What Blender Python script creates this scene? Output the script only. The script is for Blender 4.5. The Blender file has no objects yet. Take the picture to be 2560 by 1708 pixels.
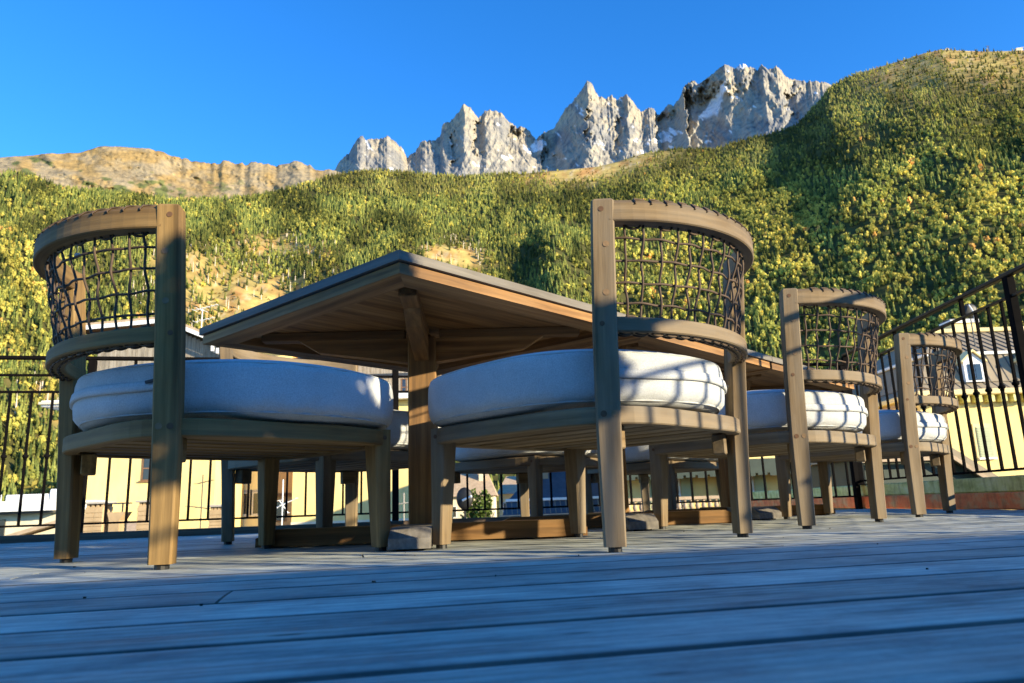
import bpy, math, random
import numpy as np

random.seed(7)
rng = np.random.default_rng(7)
SC = bpy.context.scene
COL = SC.collection
R_ = math.radians

# ------------------------------------------------------------------ camera
PITCH, ROLL, EYE = R_(12.418), R_(2.006), 0.108
_F = np.array([0, math.cos(PITCH), math.sin(PITCH)])
_U0 = np.array([0, -math.sin(PITCH), math.cos(PITCH)])
_X0 = np.array([1.0, 0, 0])
_R = _X0 * math.cos(ROLL) - _U0 * math.sin(ROLL)
_U = _X0 * math.sin(ROLL) + _U0 * math.cos(ROLL)
cam_d = bpy.data.cameras.new("camera")
cam_d.lens, cam_d.sensor_width = 26.263, 36.0
cam_d.clip_start, cam_d.clip_end = 0.02, 60000
cam_d.dof.use_dof = True
cam_d.dof.focus_distance = 2.0
cam_d.dof.aperture_fstop = 10.0
cam = bpy.data.objects.new("camera", cam_d)
COL.objects.link(cam)
from mathutils import Matrix, Vector
cam.matrix_world = Matrix(((_R[0], _U[0], -_F[0], 0), (_R[1], _U[1], -_F[1], 0), (_R[2], _U[2], -_F[2], EYE), (0, 0, 0, 1)))
SC.camera = cam

# ------------------------------------------------------------------ light
SUN_AZ, SUN_EL = 122.0, 14.8        # azimuth clockwise from the view direction (+Y)
world = bpy.data.worlds.new("World")
SC.world = world
world.use_nodes = True
wn, wl = world.node_tree.nodes, world.node_tree.links
wn.clear()
sky = wn.new("ShaderNodeTexSky")
sky.sky_type = 'NISHITA'
sky.sun_disc = False
sky.sun_elevation = R_(SUN_EL)
sky.sun_rotation = R_(SUN_AZ)
sky.altitude = 1200
sky.air_density, sky.dust_density, sky.ozone_density = 1.0, 0.0, 4.0
hsv = wn.new("ShaderNodeHueSaturation")
hsv.inputs["Saturation"].default_value = 1.22
hsv.inputs["Hue"].default_value = 0.507
hsv.inputs["Value"].default_value = 1.0
bg = wn.new("ShaderNodeBackground")
bg.inputs["Strength"].default_value = 0.135
wo = wn.new("ShaderNodeOutputWorld")
wl.new(sky.outputs[0], hsv.inputs["Color"])
wl.new(hsv.outputs[0], bg.inputs["Color"])
wl.new(bg.outputs[0], wo.inputs["Surface"])

sun_d = bpy.data.lights.new("sun", 'SUN')
sun_d.energy = 3.7
sun_d.angle = R_(0.53)
sun_d.color = (1.0, 0.85, 0.58)
sun = bpy.data.objects.new("sun", sun_d)
COL.objects.link(sun)
_s = Vector((math.sin(R_(SUN_AZ)) * math.cos(R_(SUN_EL)), math.cos(R_(SUN_AZ)) * math.cos(R_(SUN_EL)), math.sin(R_(SUN_EL))))
sun.rotation_euler = _s.to_track_quat('Z', 'Y').to_euler()
sun.location = (20, -20, 30)

SC.view_settings.view_transform = 'Standard'
SC.view_settings.look = 'None'
SC.view_settings.exposure = 1.6
SC.view_settings.gamma = 1.0
SC.cycles.max_bounces = 6
SC.cycles.diffuse_bounces = 3
SC.cycles.caustics_reflective = False
SC.cycles.caustics_refractive = False

# ------------------------------------------------------------------ noise helpers (numpy)
_perm = rng.permutation(4096)
_val = rng.random(4096) * 2 - 1
def vnoise(x, y, seed=0):
    x = np.asarray(x, float); y = np.asarray(y, float)
    xi, yi = np.floor(x).astype(int), np.floor(y).astype(int)
    fx, fy = x - xi, y - yi
    fx, fy = fx * fx * (3 - 2 * fx), fy * fy * (3 - 2 * fy)
    def h(i, j):
        return _val[_perm[(_perm[(i + seed * 131) % 4096] + j * 17 + seed * 7) % 4096]]
    a, b, c, d = h(xi, yi), h(xi + 1, yi), h(xi, yi + 1), h(xi + 1, yi + 1)
    return (a * (1 - fx) + b * fx) * (1 - fy) + (c * (1 - fx) + d * fx) * fy
def fbm(x, y, seed=0, oct=4, gain=.5):
    s, a, f = 0, 1.0, 1.0
    for k in range(oct):
        s = s + a * vnoise(x * f + 13.7 * k, y * f + 7.1 * k, seed + k)
        a *= gain; f *= 2.03
    return s
def ridged(x, y, seed=0, oct=4):
    s, a, f = 0, 1.0, 1.0
    for k in range(oct):
        s = s + a * (1 - 2 * np.abs(vnoise(x * f + 3.7 * k, y * f + 9.1 * k, seed + k)))
        a *= .5; f *= 2.1
    return s
def sstep(a, b, x):
    t = np.clip((x - a) / (b - a), 0, 1)
    return t * t * (3 - 2 * t)

# ------------------------------------------------------------------ materials
def new_mat(name):
    m = bpy.data.materials.new(name)
    m.use_nodes = True
    n, l = m.node_tree.nodes, m.node_tree.links
    return m, n, l, n["Principled BSDF"]
def val(n, x):
    v = n.new("ShaderNodeValue"); v.outputs[0].default_value = x; return v
def ramp(n, stops):
    r = n.new("ShaderNodeValToRGB")
    e = r.color_ramp.elements
    while len(e) < len(stops): e.new(0.5)
    for i, (p, c) in enumerate(stops):
        e[i].position = p; e[i].color = (*c, 1)
    return r
def mix(n, l, fac, a, b, mode='MIX'):
    m = n.new("ShaderNodeMix"); m.data_type = 'RGBA'; m.blend_type = mode
    for sock, v in ((m.inputs[0], fac), (m.inputs[6], a), (m.inputs[7], b)):
        if isinstance(v, (int, float)): sock.default_value = v
        elif isinstance(v, tuple): sock.default_value = (*v, 1)
        else: l.new(v, sock)
    return m.outputs[2]
def bump(n, l, h, bsdf, strength=.3, dist=.01):
    b = n.new("ShaderNodeBump"); b.inputs["Strength"].default_value = strength; b.inputs["Distance"].default_value = dist
    l.new(h, b.inputs["Height"]); l.new(b.outputs[0], bsdf.inputs["Normal"])
def noise_tex(n, l, vec, scale, detail=4, rough=.55):
    t = n.new("ShaderNodeTexNoise"); t.inputs["Scale"].default_value = scale
    t.inputs["Detail"].default_value = detail; t.inputs["Roughness"].default_value = rough
    if vec is not None: l.new(vec, t.inputs["Vector"])
    return t.outputs["Fac"]
def mapping(n, l, src, scale):
    m = n.new("ShaderNodeMapping"); m.inputs["Scale"].default_value = scale
    l.new(src, m.inputs["Vector"]); return m.outputs[0]
def attr(n, name, kind='GEOMETRY'):
    a = n.new("ShaderNodeAttribute"); a.attribute_name = name; a.attribute_type = kind; return a

def wood(name, dark, mid, light, weather=(.3, .28, .25), wfac=.5, rough=.75, specks=0.0, gs=1.0, streak=.6, ax=1.6):
    """timber: 'gr' is the grain coordinate stored on the mesh (x along the grain, metres)"""
    m, n, l, b = new_mat(name)
    g = attr(n, "gr").outputs["Vector"]
    v1 = mapping(n, l, g, (ax * gs, 26 * gs, 26 * gs))
    v2 = mapping(n, l, g, (7 * gs, 170 * gs, 170 * gs))
    n1 = noise_tex(n, l, v1, 1.0, 5, .6)
    n2 = noise_tex(n, l, v2, 1.0, 4, .65)
    n3 = noise_tex(n, l, mapping(n, l, g, (2.2, 5, 5)), 1.0, 4, .6)
    w = n.new("ShaderNodeTexWave"); w.wave_type = 'RINGS'; w.inputs["Scale"].default_value = 1.0
    w.inputs["Distortion"].default_value = 5.0; w.inputs["Detail"].default_value = 2.5; w.inputs["Detail Scale"].default_value = 1.3
    l.new(mapping(n, l, g, (.5 * gs, 16 * gs, 16 * gs)), w.inputs["Vector"])
    c1 = ramp(n, [(.34, dark), (.5, mid), (.66, light)]); l.new(n1, c1.inputs[0])
    c2 = ramp(n, [(.3, (.55, .55, .55)), (.62, (1, 1, 1))]); l.new(n2, c2.inputs[0])
    col = mix(n, l, streak, c1.outputs[0], c2.outputs[0], 'MULTIPLY')
    c4 = ramp(n, [(.2, (.72, .70, .66)), (.8, (1.08, 1.06, 1.04))]); l.new(w.outputs["Fac"], c4.inputs[0])
    col = mix(n, l, .6, col, c4.outputs[0], 'MULTIPLY')
    c3 = ramp(n, [(.36, (0, 0, 0)), (.66, (1, 1, 1))]); l.new(n3, c3.inputs[0])
    mm = n.new("ShaderNodeMath"); mm.operation = 'MULTIPLY'; l.new(c3.outputs[0], mm.inputs[0]); mm.inputs[1].default_value = wfac
    col = mix(n, l, mm.outputs[0], col, weather)
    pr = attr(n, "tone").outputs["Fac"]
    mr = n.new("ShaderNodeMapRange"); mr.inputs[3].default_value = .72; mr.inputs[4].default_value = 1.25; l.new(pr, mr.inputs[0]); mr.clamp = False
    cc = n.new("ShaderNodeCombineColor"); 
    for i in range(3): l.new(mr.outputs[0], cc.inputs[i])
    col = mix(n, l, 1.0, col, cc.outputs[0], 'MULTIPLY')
    if specks:
        vo = n.new("ShaderNodeTexVoronoi"); vo.inputs["Scale"].default_value = 1.0
        l.new(mapping(n, l, g, (3.5, 14, 14)), vo.inputs["Vector"])
        r = ramp(n, [(.035, (.12, .11, .10)), (.075, (1, 1, 1))]); l.new(vo.outputs["Distance"], r.inputs[0])
        col = mix(n, l, specks, col, r.outputs[0], 'MULTIPLY')
        n5 = noise_tex(n, l, mapping(n, l, g, (6.5, 11, 11)), 1.0, 9, .74)
        r5 = ramp(n, [(.30, (.52, .52, .54)), (.5, (1, 1, 1)), (.70, (1.42, 1.40, 1.34))]); l.new(n5, r5.inputs[0])
        col = mix(n, l, 1.0, col, r5.outputs[0], 'MULTIPLY')
    l.new(col, b.inputs["Base Color"])
    b.inputs["Roughness"].default_value = rough
    b.inputs["Specular IOR Level"].default_value = .3
    ad = n.new("ShaderNodeMath"); ad.operation = 'ADD'; l.new(n1, ad.inputs[0]); l.new(n2, ad.inputs[1])
    bump(n, l, ad.outputs[0], b, .35, .0016)
    return m

def plain(name, col, rough=.6, metal=0.0, var=.15, scale=6.0, bmp=0.0, spec=.4):
    m, n, l, b = new_mat(name)
    tc = n.new("ShaderNodeTexCoord").outputs["Object"]
    f = noise_tex(n, l, tc, scale, 5, .6)
    r = ramp(n, [(.3, tuple(c * (1 - var) for c in col)), (.7, tuple(min(1, c * (1 + var)) for c in col))])
    l.new(f, r.inputs[0]); l.new(r.outputs[0], b.inputs["Base Color"])
    b.inputs["Roughness"].default_value = rough; b.inputs["Metallic"].default_value = metal
    b.inputs["Specular IOR Level"].default_value = spec
    if bmp: bump(n, l, noise_tex(n, l, tc, scale * 12, 3), b, bmp, .02)
    return m

M = {}
M['teak'] = wood("weathered_teak", (.085, .052, .021), (.19, .125, .055), (.29, .205, .105), (.215, .18, .13), .8)
M['teak_gold'] = wood("golden_teak", (.115, .062, .018), (.235, .14, .044), (.34, .215, .075), (.23, .16, .075), .4)
M['teak_warm'] = wood("warm_teak", (.12, .054, .016), (.27, .138, .044), (.39, .22, .08), (.25, .165, .085), .35)
M['teak_grey'] = wood("grey_teak", (.085, .075, .06), (.17, .15, .12), (.25, .225, .185), (.21, .195, .17), .6)
M['deck'] = wood("deck_timber", (.22, .24, .215), (.345, .375, .335), (.45, .475, .42), (.50, .505, .435), .55, .6, specks=.9, streak=.4, ax=5.0)
M['curb'] = wood("edge_timber", (.07, .045, .025), (.11, .072, .042), (.16, .11, .07), (.12, .09, .07), .3)
M['cord'] = plain("brown_cord", (.075, .048, .028), .7, 0, .25, 60)
M['iron'] = plain("black_iron", (.005, .0045, .0045), .85, .0, .3, 20, 0, .04)
M['iron_post'] = plain("rusty_iron", (.022, .015, .009), .5, .0, .35, 9, 0, .25)
M['glide'] = plain("black_plastic", (.01, .01, .01), .5)
M['peg'] = plain("wooden_peg", (.22, .14, .07), .8, 0, .2, 80)
M['peg_dark'] = plain("dark_wooden_peg", (.12, .062, .03), .8, 0, .2, 80)
M['white'] = plain("white_paint", (.80, .79, .76), .6, 0, .06, 3)
M['tag'] = plain("dark_zip_tag", (.03, .03, .035), .5)
M['paper'] = plain("white_paper", (.8, .8, .8), .8)

def linen():
    m, n, l, b = new_mat("off_white_linen")
    tc = n.new("ShaderNodeTexCoord").outputs["Object"]
    f = noise_tex(n, l, tc, 9, 4, .6)
    r = ramp(n, [(.3, (.52, .54, .54)), (.7, (.62, .64, .64))]); l.new(f, r.inputs[0])
    at = attr(n, "gr").outputs["Vector"]
    w1 = n.new("ShaderNodeTexWave"); w1.bands_direction = 'X'; w1.inputs["Scale"].default_value = 260; w1.inputs["Distortion"].default_value = 2.2; w1.inputs["Detail"].default_value = 2; w1.inputs["Detail Scale"].default_value = 3
    w2 = n.new("ShaderNodeTexWave"); w2.bands_direction = 'Y'; w2.inputs["Scale"].default_value = 260; w2.inputs["Distortion"].default_value = 2.2; w2.inputs["Detail"].default_value = 2; w2.inputs["Detail Scale"].default_value = 3
    l.new(at, w1.inputs["Vector"]); l.new(at, w2.inputs["Vector"])
    ad = n.new("ShaderNodeMath"); ad.operation = 'ADD'; l.new(w1.outputs["Fac"], ad.inputs[0]); l.new(w2.outputs["Fac"], ad.inputs[1])
    r2 = ramp(n, [(.25, (.9, .9, .9)), (.75, (1, 1, 1))])
    hf = n.new("ShaderNodeMath"); hf.operation = 'MULTIPLY'; hf.inputs[1].default_value = .5; l.new(ad.outputs[0], hf.inputs[0])
    l.new(hf.outputs[0], r2.inputs[0])
    fn = noise_tex(n, l, tc, 330, 3, .7); r3 = ramp(n, [(.32, (.74, .75, .76)), (.62, (1.04, 1.04, 1.04))]); l.new(fn, r3.inputs[0])
    col = mix(n, l, .7, r.outputs[0], r2.outputs[0], 'MULTIPLY'); col = mix(n, l, 1.0, col, r3.outputs[0], 'MULTIPLY')
    l.new(col, b.inputs["Base Color"])
    b.inputs["Roughness"].default_value = .92; b.inputs["Specular IOR Level"].default_value = .15
    b.inputs["Sheen Weight"].default_value = .15
    big = noise_tex(n, l, tc, 14, 3)
    ad2 = n.new("ShaderNodeMath"); ad2.operation = 'MULTIPLY_ADD'; l.new(big, ad2.inputs[0]); ad2.inputs[1].default_value = 2.5; l.new(hf.outputs[0], ad2.inputs[2])
    bump(n, l, ad2.outputs[0], b, .45, .002)
    return m
M['linen'] = linen()
M['seam'] = plain("shaded_linen_piping", (.40, .41, .40), .9, 0, .15, 60)  # same fabric as the cushion; seam shading put into the darker colour

def plaster(name, col, var=.1):
    m, n, l, b = new_mat(name)
    tc = n.new("ShaderNodeTexCoord").outputs["Object"]
    f = noise_tex(n, l, mapping(n, l, tc, (.5, .5, .22)), 1.2, 6, .65)
    r = ramp(n, [(.3, tuple(c * (1 - 2 * var) for c in col)), (.55, col), (.75, tuple(min(1, c * (1 + var)) for c in col))])
    l.new(f, r.inputs[0]); l.new(r.outputs[0], b.inputs["Base Color"])
    b.inputs["Roughness"].default_value = .9; b.inputs["Specular IOR Level"].default_value = .15
    bump(n, l, noise_tex(n, l, tc, 30, 4), b, .25, .02)
    return m
M['yellow'] = plaster("yellow_plaster", (.86, .66, .27))
M['cream'] = plaster("cream_plaster", (.84, .68, .34))
M['pale'] = plaster("pale_plaster", (.72, .64, .47))
M['ochre'] = plaster("ochre_plaster", (.62, .36, .15))
M['stone'] = plaster("chimney_stone", (.46, .33, .185), .22)
M['concrete'] = plaster("concrete", (.42, .38, .32), .15)
M['ledge'] = plaster("ledge_screed", (.50, .40, .28), .15)
M['bark'] = plain("pale_bark", (.62, .52, .38), .9, 0, .2, .5)
M['slate'] = plain("slate_roof", (.055, .065, .085), .5, 0, .25, 3, .2)
M['zinc'] = plain("zinc_roof", (.27, .215, .14), .75, .0, .15, 1.5)
M['dark_metal'] = plain("dark_roof_metal", (.05, .055, .06), .45, .2, .2, 2)
M['green_roof'] = plain("dark_green_roof", (.035, .05, .035), .6, 0, .25, 2)
M['tile'] = plain("beige_tile", (.42, .31, .20), .8, 0, .2, 3, .3)
M['clad'] = wood("grey_cladding", (.20, .165, .12), (.33, .28, .21), (.42, .36, .28), (.36, .33, .28), .5, gs=.25)
M['brown_wood'] = wood("brown_joinery", (.14, .065, .025), (.24, .12, .05), (.32, .17, .08), (.24, .14, .08), .3, gs=.5)
M['shutter'] = plain("pale_green_shutter", (.42, .45, .27), .7, 0, .08, 4)
M['red_paint'] = None
M['glassdark'] = plain("window_glass", (.02, .024, .03), .12, 0, .2, 1.0, 0, .8)
M['leaf_bush'] = None

def stained(name, c1, c2, c3):
    m, n, l, b = new_mat(name)
    tc = n.new("ShaderNodeTexCoord").outputs["Object"]
    f = noise_tex(n, l, mapping(n, l, tc, (1, 2.2, 4)), 2.6, 6, .7)
    f2 = noise_tex(n, l, mapping(n, l, tc, (1, 5, 1.4)), 3.5, 5, .7)
    r = ramp(n, [(.36, c1), (.5, c2), (.66, c3)]); l.new(f, r.inputs[0])
    r2 = ramp(n, [(.40, (.42, .36, .30)), (.52, (1, 1, 1))]); l.new(f2, r2.inputs[0])
    col = mix(n, l, .45, r.outputs[0], r2.outputs[0], 'MULTIPLY')
    l.new(col, b.inputs["Base Color"]); b.inputs["Roughness"].default_value = .7
    bump(n, l, f2, b, .5, .004)
    return m
M['red_paint'] = stained("peeling_red_paint", (.85, .15, .04), (.90, .22, .06), (.72, .40, .17))
M['moss'] = stained("mossy_concrete", (.46, .43, .11), (.68, .64, .22), (.80, .74, .36))

def tinted(name, rough=.9, var=.3, scale=.6, sss=0.0):
    m, n, l, b = new_mat(name)
    a = attr(n, "tint").outputs["Color"]
    tc = n.new("ShaderNodeTexCoord").outputs["Object"]
    f = noise_tex(n, l, tc, scale, 3, .7)
    r = ramp(n, [(.3, (1 - var,) * 3), (.7, (1 + var,) * 3)]); l.new(f, r.inputs[0])
    col = mix(n, l, 1.0, a, r.outputs[0], 'MULTIPLY')
    l.new(col, b.inputs["Base Color"]); b.inputs["Roughness"].default_value = rough
    b.inputs["Specular IOR Level"].default_value = .1
    if sss:
        t = n.new("ShaderNodeBsdfTranslucent"); l.new(col, t.inputs["Color"])
        ms = n.new("ShaderNodeMixShader"); ms.inputs[0].default_value = sss
        l.new(b.outputs[0], ms.inputs[1]); l.new(t.outputs[0], ms.inputs[2])
        l.new(ms.outputs[0], n["Material Output"].inputs["Surface"])
    return m
M['foliage'] = tinted("foliage", .9, .2, .5, .3)
M['soil'] = tinted("alpine_ground", .95, .35, .035)

def rock_mat():
    m, n, l, b = new_mat("granite")
    a = attr(n, "tint").outputs["Color"]
    tc = n.new("ShaderNodeTexCoord").outputs["Object"]
    f = noise_tex(n, l, mapping(n, l, tc, (1, 1, .55)), .018, 8, .7)
    r = ramp(n, [(.32, (.50, .51, .54)), (.5, (.95, .95, .95)), (.68, (1.25, 1.21, 1.12))]); l.new(f, r.inputs[0])
    col = mix(n, l, 1.0, a, r.outputs[0], 'MULTIPLY')
    l.new(col, b.inputs["Base Color"]); b.inputs["Roughness"].default_value = .95
    b.inputs["Specular IOR Level"].default_value = .1
    f2 = noise_tex(n, l, mapping(n, l, tc, (1, 1, .6)), .035, 8, .72)
    bump(n, l, f2, b, .7, 8)
    return m
M['rock'] = rock_mat()

# ------------------------------------------------------------------ mesh builder
class MB:
    def __init__(self):
        self.v, self.f, self.g, self.t = [], [], [], []
        self.tone = 0.5
    def add(self, vs, fs, gr=None):
        o = len(self.v)
        self.v.extend([tuple(map(float, p)) for p in vs])
        self.f.extend([tuple(i + o for i in q) for q in fs])
        if gr is None: gr = vs
        ro = (random.random() * 9, random.random() * 9, random.random() * 9)
        self.g.extend([(p[0] + ro[0], p[1] + ro[1], p[2] + ro[2]) for p in gr])
        self.t.extend([self.tone] * len(vs))
        return self
    def box(self, c, s, rot=None, grain=None, ch=0.0):
        """box centre c, size s, optional 3x3 rot (columns = axes), chamfer ch"""
        c = np.array(c, float); h = np.array(s, float) / 2
        if grain is None: grain = int(np.argmax(s))
        perm = [grain] + [i for i in range(3) if i != grain]
        if ch <= 0:
            vs = np.array([[sx, sy, sz] for sx in (-1, 1) for sy in (-1, 1) for sz in (-1, 1)], float) * h
            fs = [(0, 1, 3, 2), (4, 6, 7, 5), (0, 4, 5, 1), (2, 3, 7, 6), (0, 2, 6, 4), (1, 5, 7, 3)]
        else:
            ch = min(ch, h.min() * .9)
            vs, idx = [], {}
            for sx in (-1, 1):
                for sy in (-1, 1):
                    for sz in (-1, 1):
                        for a in range(3):
                            p = np.array([sx, sy, sz], float) * (h - ch)
                            p[a] += (sx, sy, sz)[a] * ch
                            idx[(sx, sy, sz, a)] = len(vs); vs.append(p)
            vs = np.array(vs); fs = []
            for a in range(3):
                b_, c_ = (a + 1) % 3, (a + 2) % 3
                for s_ in (-1, 1):
                    q = []
                    for sb, sc in ((-1, -1), (1, -1), (1, 1), (-1, 1)):
                        k = [0, 0, 0]; k[a] = s_; k[b_] = sb; k[c_] = sc
                        q.append(idx[(*k, a)])
                    fs.append(tuple(q if s_ > 0 else q[::-1]))
                for sb in (-1, 1):
                    for sc in (-1, 1):
                        def I(sa, w):
                            k = [0, 0, 0]; k[a] = sa; k[b_] = sb; k[c_] = sc; return idx[(*k, w)]
                        q = [I(-1, b_), I(1, b_), I(1, c_), I(-1, c_)]
                        fs.append(tuple(q if sb * sc > 0 else q[::-1]))
            for sx in (-1, 1):
                for sy in (-1, 1):
                    for sz in (-1, 1):
                        q = [idx[(sx, sy, sz, a)] for a in range(3)]
                        fs.append(tuple(q if sx * sy * sz > 0 else q[::-1]))
        gr = vs[:, perm]
        if rot is not None: vs = vs @ np.array(rot, float).T
        return self.add(vs + c, fs, gr)
    def beam(self, p, q, w, h, up=(0, 0, 1), ch=0.0):
        """square timber from p to q; w across, h along 'up'"""
        p, q = np.array(p, float), np.array(q, float)
        d = q - p; L = np.linalg.norm(d); d /= L
        x = np.cross(up, d); x /= np.linalg.norm(x); z = np.cross(d, x)
        return self.box((p + q) / 2, (w, L, h), np.stack([x, d, z], 1), 1, ch)
    def sweep(self, path, frames, prof, caps=True):
        """prof [(a,b)] placed at path[i] + a*frames[i][0] + b*frames[i][1]; prof may be a list per station"""
        n = len(path); vs, gr = [], []
        s = 0.0
        per = isinstance(prof[0][0], (list, tuple))
        k = len(prof[0]) if per else len(prof)
        for i in range(n):
            if i: s += float(np.linalg.norm(np.array(path[i]) - np.array(path[i - 1])))
            pr = prof[i] if per else prof
            for (a, b) in pr:
                vs.append(np.array(path[i]) + a * np.array(frames[i][0]) + b * np.array(frames[i][1])); gr.append((s, a, b))
        fs = [(i * k + j, i * k + (j + 1) % k, (i + 1) * k + (j + 1) % k, (i + 1) * k + j) for i in range(n - 1) for j in range(k)]
        if caps: fs += [tuple(range(k))[::-1], tuple((n - 1) * k + j for j in range(k))]
        return self.add(vs, fs, gr)
    def tube(self, pts, r, n=6, closed=False):
        pts = [np.array(p, float) for p in pts]
        m = len(pts); path, fr = [], []
        for i in range(m):
            a = pts[(i - 1) % m] if closed else pts[max(i - 1, 0)]
            b = pts[(i + 1) % m] if closed else pts[min(i + 1, m - 1)]
            d = b - a; d /= (np.linalg.norm(d) + 1e-12)
            up = np.array([0, 0, 1.0]) if abs(d[2]) < .9 else np.array([0, 1.0, 0])
            x = np.cross(d, up); x /= np.linalg.norm(x); y = np.cross(x, d)
            path.append(pts[i]); fr.append((x, y))
        if closed: path.append(path[0]); fr.append(fr[0])
        rr = r if isinstance(r, (list, tuple)) else [r] * len(path)
        prof = [[(rr[i] * math.cos(2 * math.pi * j / n), rr[i] * math.sin(2 * math.pi * j / n)) for j in range(n)] for i in range(len(path))]
        return self.sweep(path, fr, prof, caps=not closed)
    def disc(self, c, nrm, r, h, n=10):
        c = np.array(c, float); d = np.array(nrm, float); d /= np.linalg.norm(d)
        return self.tube([c, c + d * h], r, n)
    def prism(self, poly, z0, z1, grain=(1, 0)):
        n = len(poly)
        vs = [(x, y, z0) for x, y in poly] + [(x, y, z1) for x, y in poly]
        fs = [tuple(range(n))[::-1], tuple(range(n, 2 * n))] + [(i, (i + 1) % n, n + (i + 1) % n, n + i) for i in range(n)]
        gx, gy = grain
        gr = [(x * gx + y * gy, -x * gy + y * gx, z) for x, y, z in vs]
        return self.add(vs, fs, gr)
    def ball(self, c, r, nu=8, nv=6, sq=(1, 1, 1)):
        vs = [(c[0], c[1], c[2] - r * sq[2])]
        for i in range(1, nv):
            a = -math.pi / 2 + math.pi * i / nv
            for j in range(nu):
                t = 2 * math.pi * j / nu
                vs.append((c[0] + r * sq[0] * math.cos(a) * math.cos(t), c[1] + r * sq[1] * math.cos(a) * math.sin(t), c[2] + r * sq[2] * math.sin(a)))
        vs.append((c[0], c[1], c[2] + r * sq[2]))
        fs = []
        for j in range(nu):
            fs.append((0, 1 + (j + 1) % nu, 1 + j))
            for i in range(nv - 2):
                a, b = 1 + i * nu + j, 1 + i * nu + (j + 1) % nu
                fs.append((a, b, b + nu, a + nu))
            e = 1 + (nv - 2) * nu
            fs.append((e + j, e + (j + 1) % nu, len(vs) - 1))
        return self.add(vs, fs)
    def mesh(self, name, mat, smooth=False):
        me = bpy.data.meshes.new(name)
        me.from_pydata(self.v, [], self.f)
        a = me.attributes.new("gr", 'FLOAT_VECTOR', 'POINT'); a.data.foreach_set("vector", np.array(self.g, np.float32).ravel())
        a = me.attributes.new("tone", 'FLOAT', 'POINT'); a.data.foreach_set("value", np.array(self.t, np.float32))
        if mat: me.materials.append(mat)
        if smooth: me.polygons.foreach_set("use_smooth", [True] * len(me.polygons))
        me.update()
        return me
    def build(self, name, mat, parent=None, smooth=False):
        o = bpy.data.objects.new(name, self.mesh(name, M[mat] if isinstance(mat, str) else mat, smooth))
        COL.objects.link(o); o.parent = parent
        return o

def raw_mesh(name, v, f, mat, tint=None, smooth=False):
    """fast mesh from numpy arrays; f is (n,3) or (n,4)"""
    me = bpy.data.meshes.new(name)
    v = np.asarray(v, np.float32); f = np.asarray(f, np.int32); k = f.shape[1]
    me.vertices.add(len(v)); me.vertices.foreach_set("co", v.ravel())
    me.loops.add(f.size); me.loops.foreach_set("vertex_index", f.ravel())
    me.polygons.add(len(f)); me.polygons.foreach_set("loop_start", np.arange(0, f.size, k, dtype=np.int32))
    me.polygons.foreach_set("loop_total", np.full(len(f), k, np.int32))
    if smooth: me.polygons.foreach_set("use_smooth", np.ones(len(f), bool))
    if tint is not None:
        a = me.attributes.new("tint", 'FLOAT_COLOR', 'POINT')
        t = np.ones((len(v), 4), np.float32); t[:, :3] = tint
        a.data.foreach_set("color", t.ravel())
    me.update(calc_edges=True); me.validate()
    if mat: me.materials.append(mat)
    o = bpy.data.objects.new(name, me); COL.objects.link(o)
    return o

def empty(name, loc=(0, 0, 0), rz=0.0):
    o = bpy.data.objects.new(name, None); COL.objects.link(o)
    o.location = loc; o.rotation_euler = (0, 0, rz); o.empty_display_size = .1
    return o
def tag(o, label=None, cat=None, group=None, kind=None):
    if label: o["label"] = label
    if cat: o["category"] = cat
    if group: o["group"] = group
    if kind: o["kind"] = kind
    return o
KIDS = {}
def copy_tree(o, parent=None):
    c = o.copy(); COL.objects.link(c); c.parent = parent
    for ch in list(o.children): copy_tree(ch, c)
    return c
def rz3(a):
    return np.array([[math.cos(a), -math.sin(a), 0], [math.sin(a), math.cos(a), 0], [0, 0, 1]])
def polar(az, el, r):
    a = R_(az); return np.array([r * math.sin(a), r * math.cos(a), r * math.tan(R_(el)) + EYE])

# ================================================================== SETTING: terrain
CREST = np.array([(-60, 17.5), (-50, 19), (-42.74, 20.25), (-39.66, 21.13), (-36.27, 21.95), (-35.32, 22.23), (-34.45, 22.22), (-33.79, 21.99), (-32.48, 21.78), (-31.16, 21.85), (-28.42, 22.06), (-25.53, 22.11), (-23.45, 22.43), (-20.68, 22.83), (-18.14, 23.59), (-16.18, 24.21), (-14.18, 24.94), (-12.82, 25.27), (-10.74, 25.56), (-8.28, 25.39), (-5.79, 25.3), (-2.93, 25.21), (-0.4, 25.35), (1.39, 25.22), (2.48, 25.24), (4.99, 25.19), (7.49, 25.17), (9.28, 25.42), (10.36, 25.69), (11.79, 25.94), (14.22, 25.95), (16.9, 25.6), (18.93, 25.86), (20.91, 25.97), (22.85, 26.1), (23.88, 26.72), (24.92, 27.45), (25.64, 28.15), (27.23, 28.54), (29.04, 28.61), (31.07, 28.62), (32.2, 28.64), (33.29, 28.53), (34.3, 28.15), (35.79, 27.61), (37.93, 26.93), (40.5, 25.4), (42.5, 22), (46, 14), (50, 7), (60, 2)])
RIDGE = np.array([(-60, 18), (-48, 19.6), (-40.8, 21.45), (-38.65, 22.13), (-36.36, 22.76), (-34.93, 23.19), (-33.7, 23.61), (-31.89, 23.97), (-30.72, 24.59), (-30.05, 24.8), (-28.65, 24.96), (-27.51, 25.07), (-26.32, 24.94), (-25.42, 24.84), (-24.5, 24.68), (-23.89, 24.64), (-23.28, 24.81), (-22.66, 24.74), (-22.05, 25.0), (-21.42, 24.95), (-20.78, 24.94), (-20.15, 25.13), (-19.51, 25.22), (-18.85, 25.08), (-18.2, 25.17), (-17.38, 25.37), (-16.55, 25.5), (-16.05, 25.3), (-15.54, 25.18), (-14.86, 25.05), (-14.18, 25.06), (-12.81, 24.89), (-9.34, 24.41)])
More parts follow.
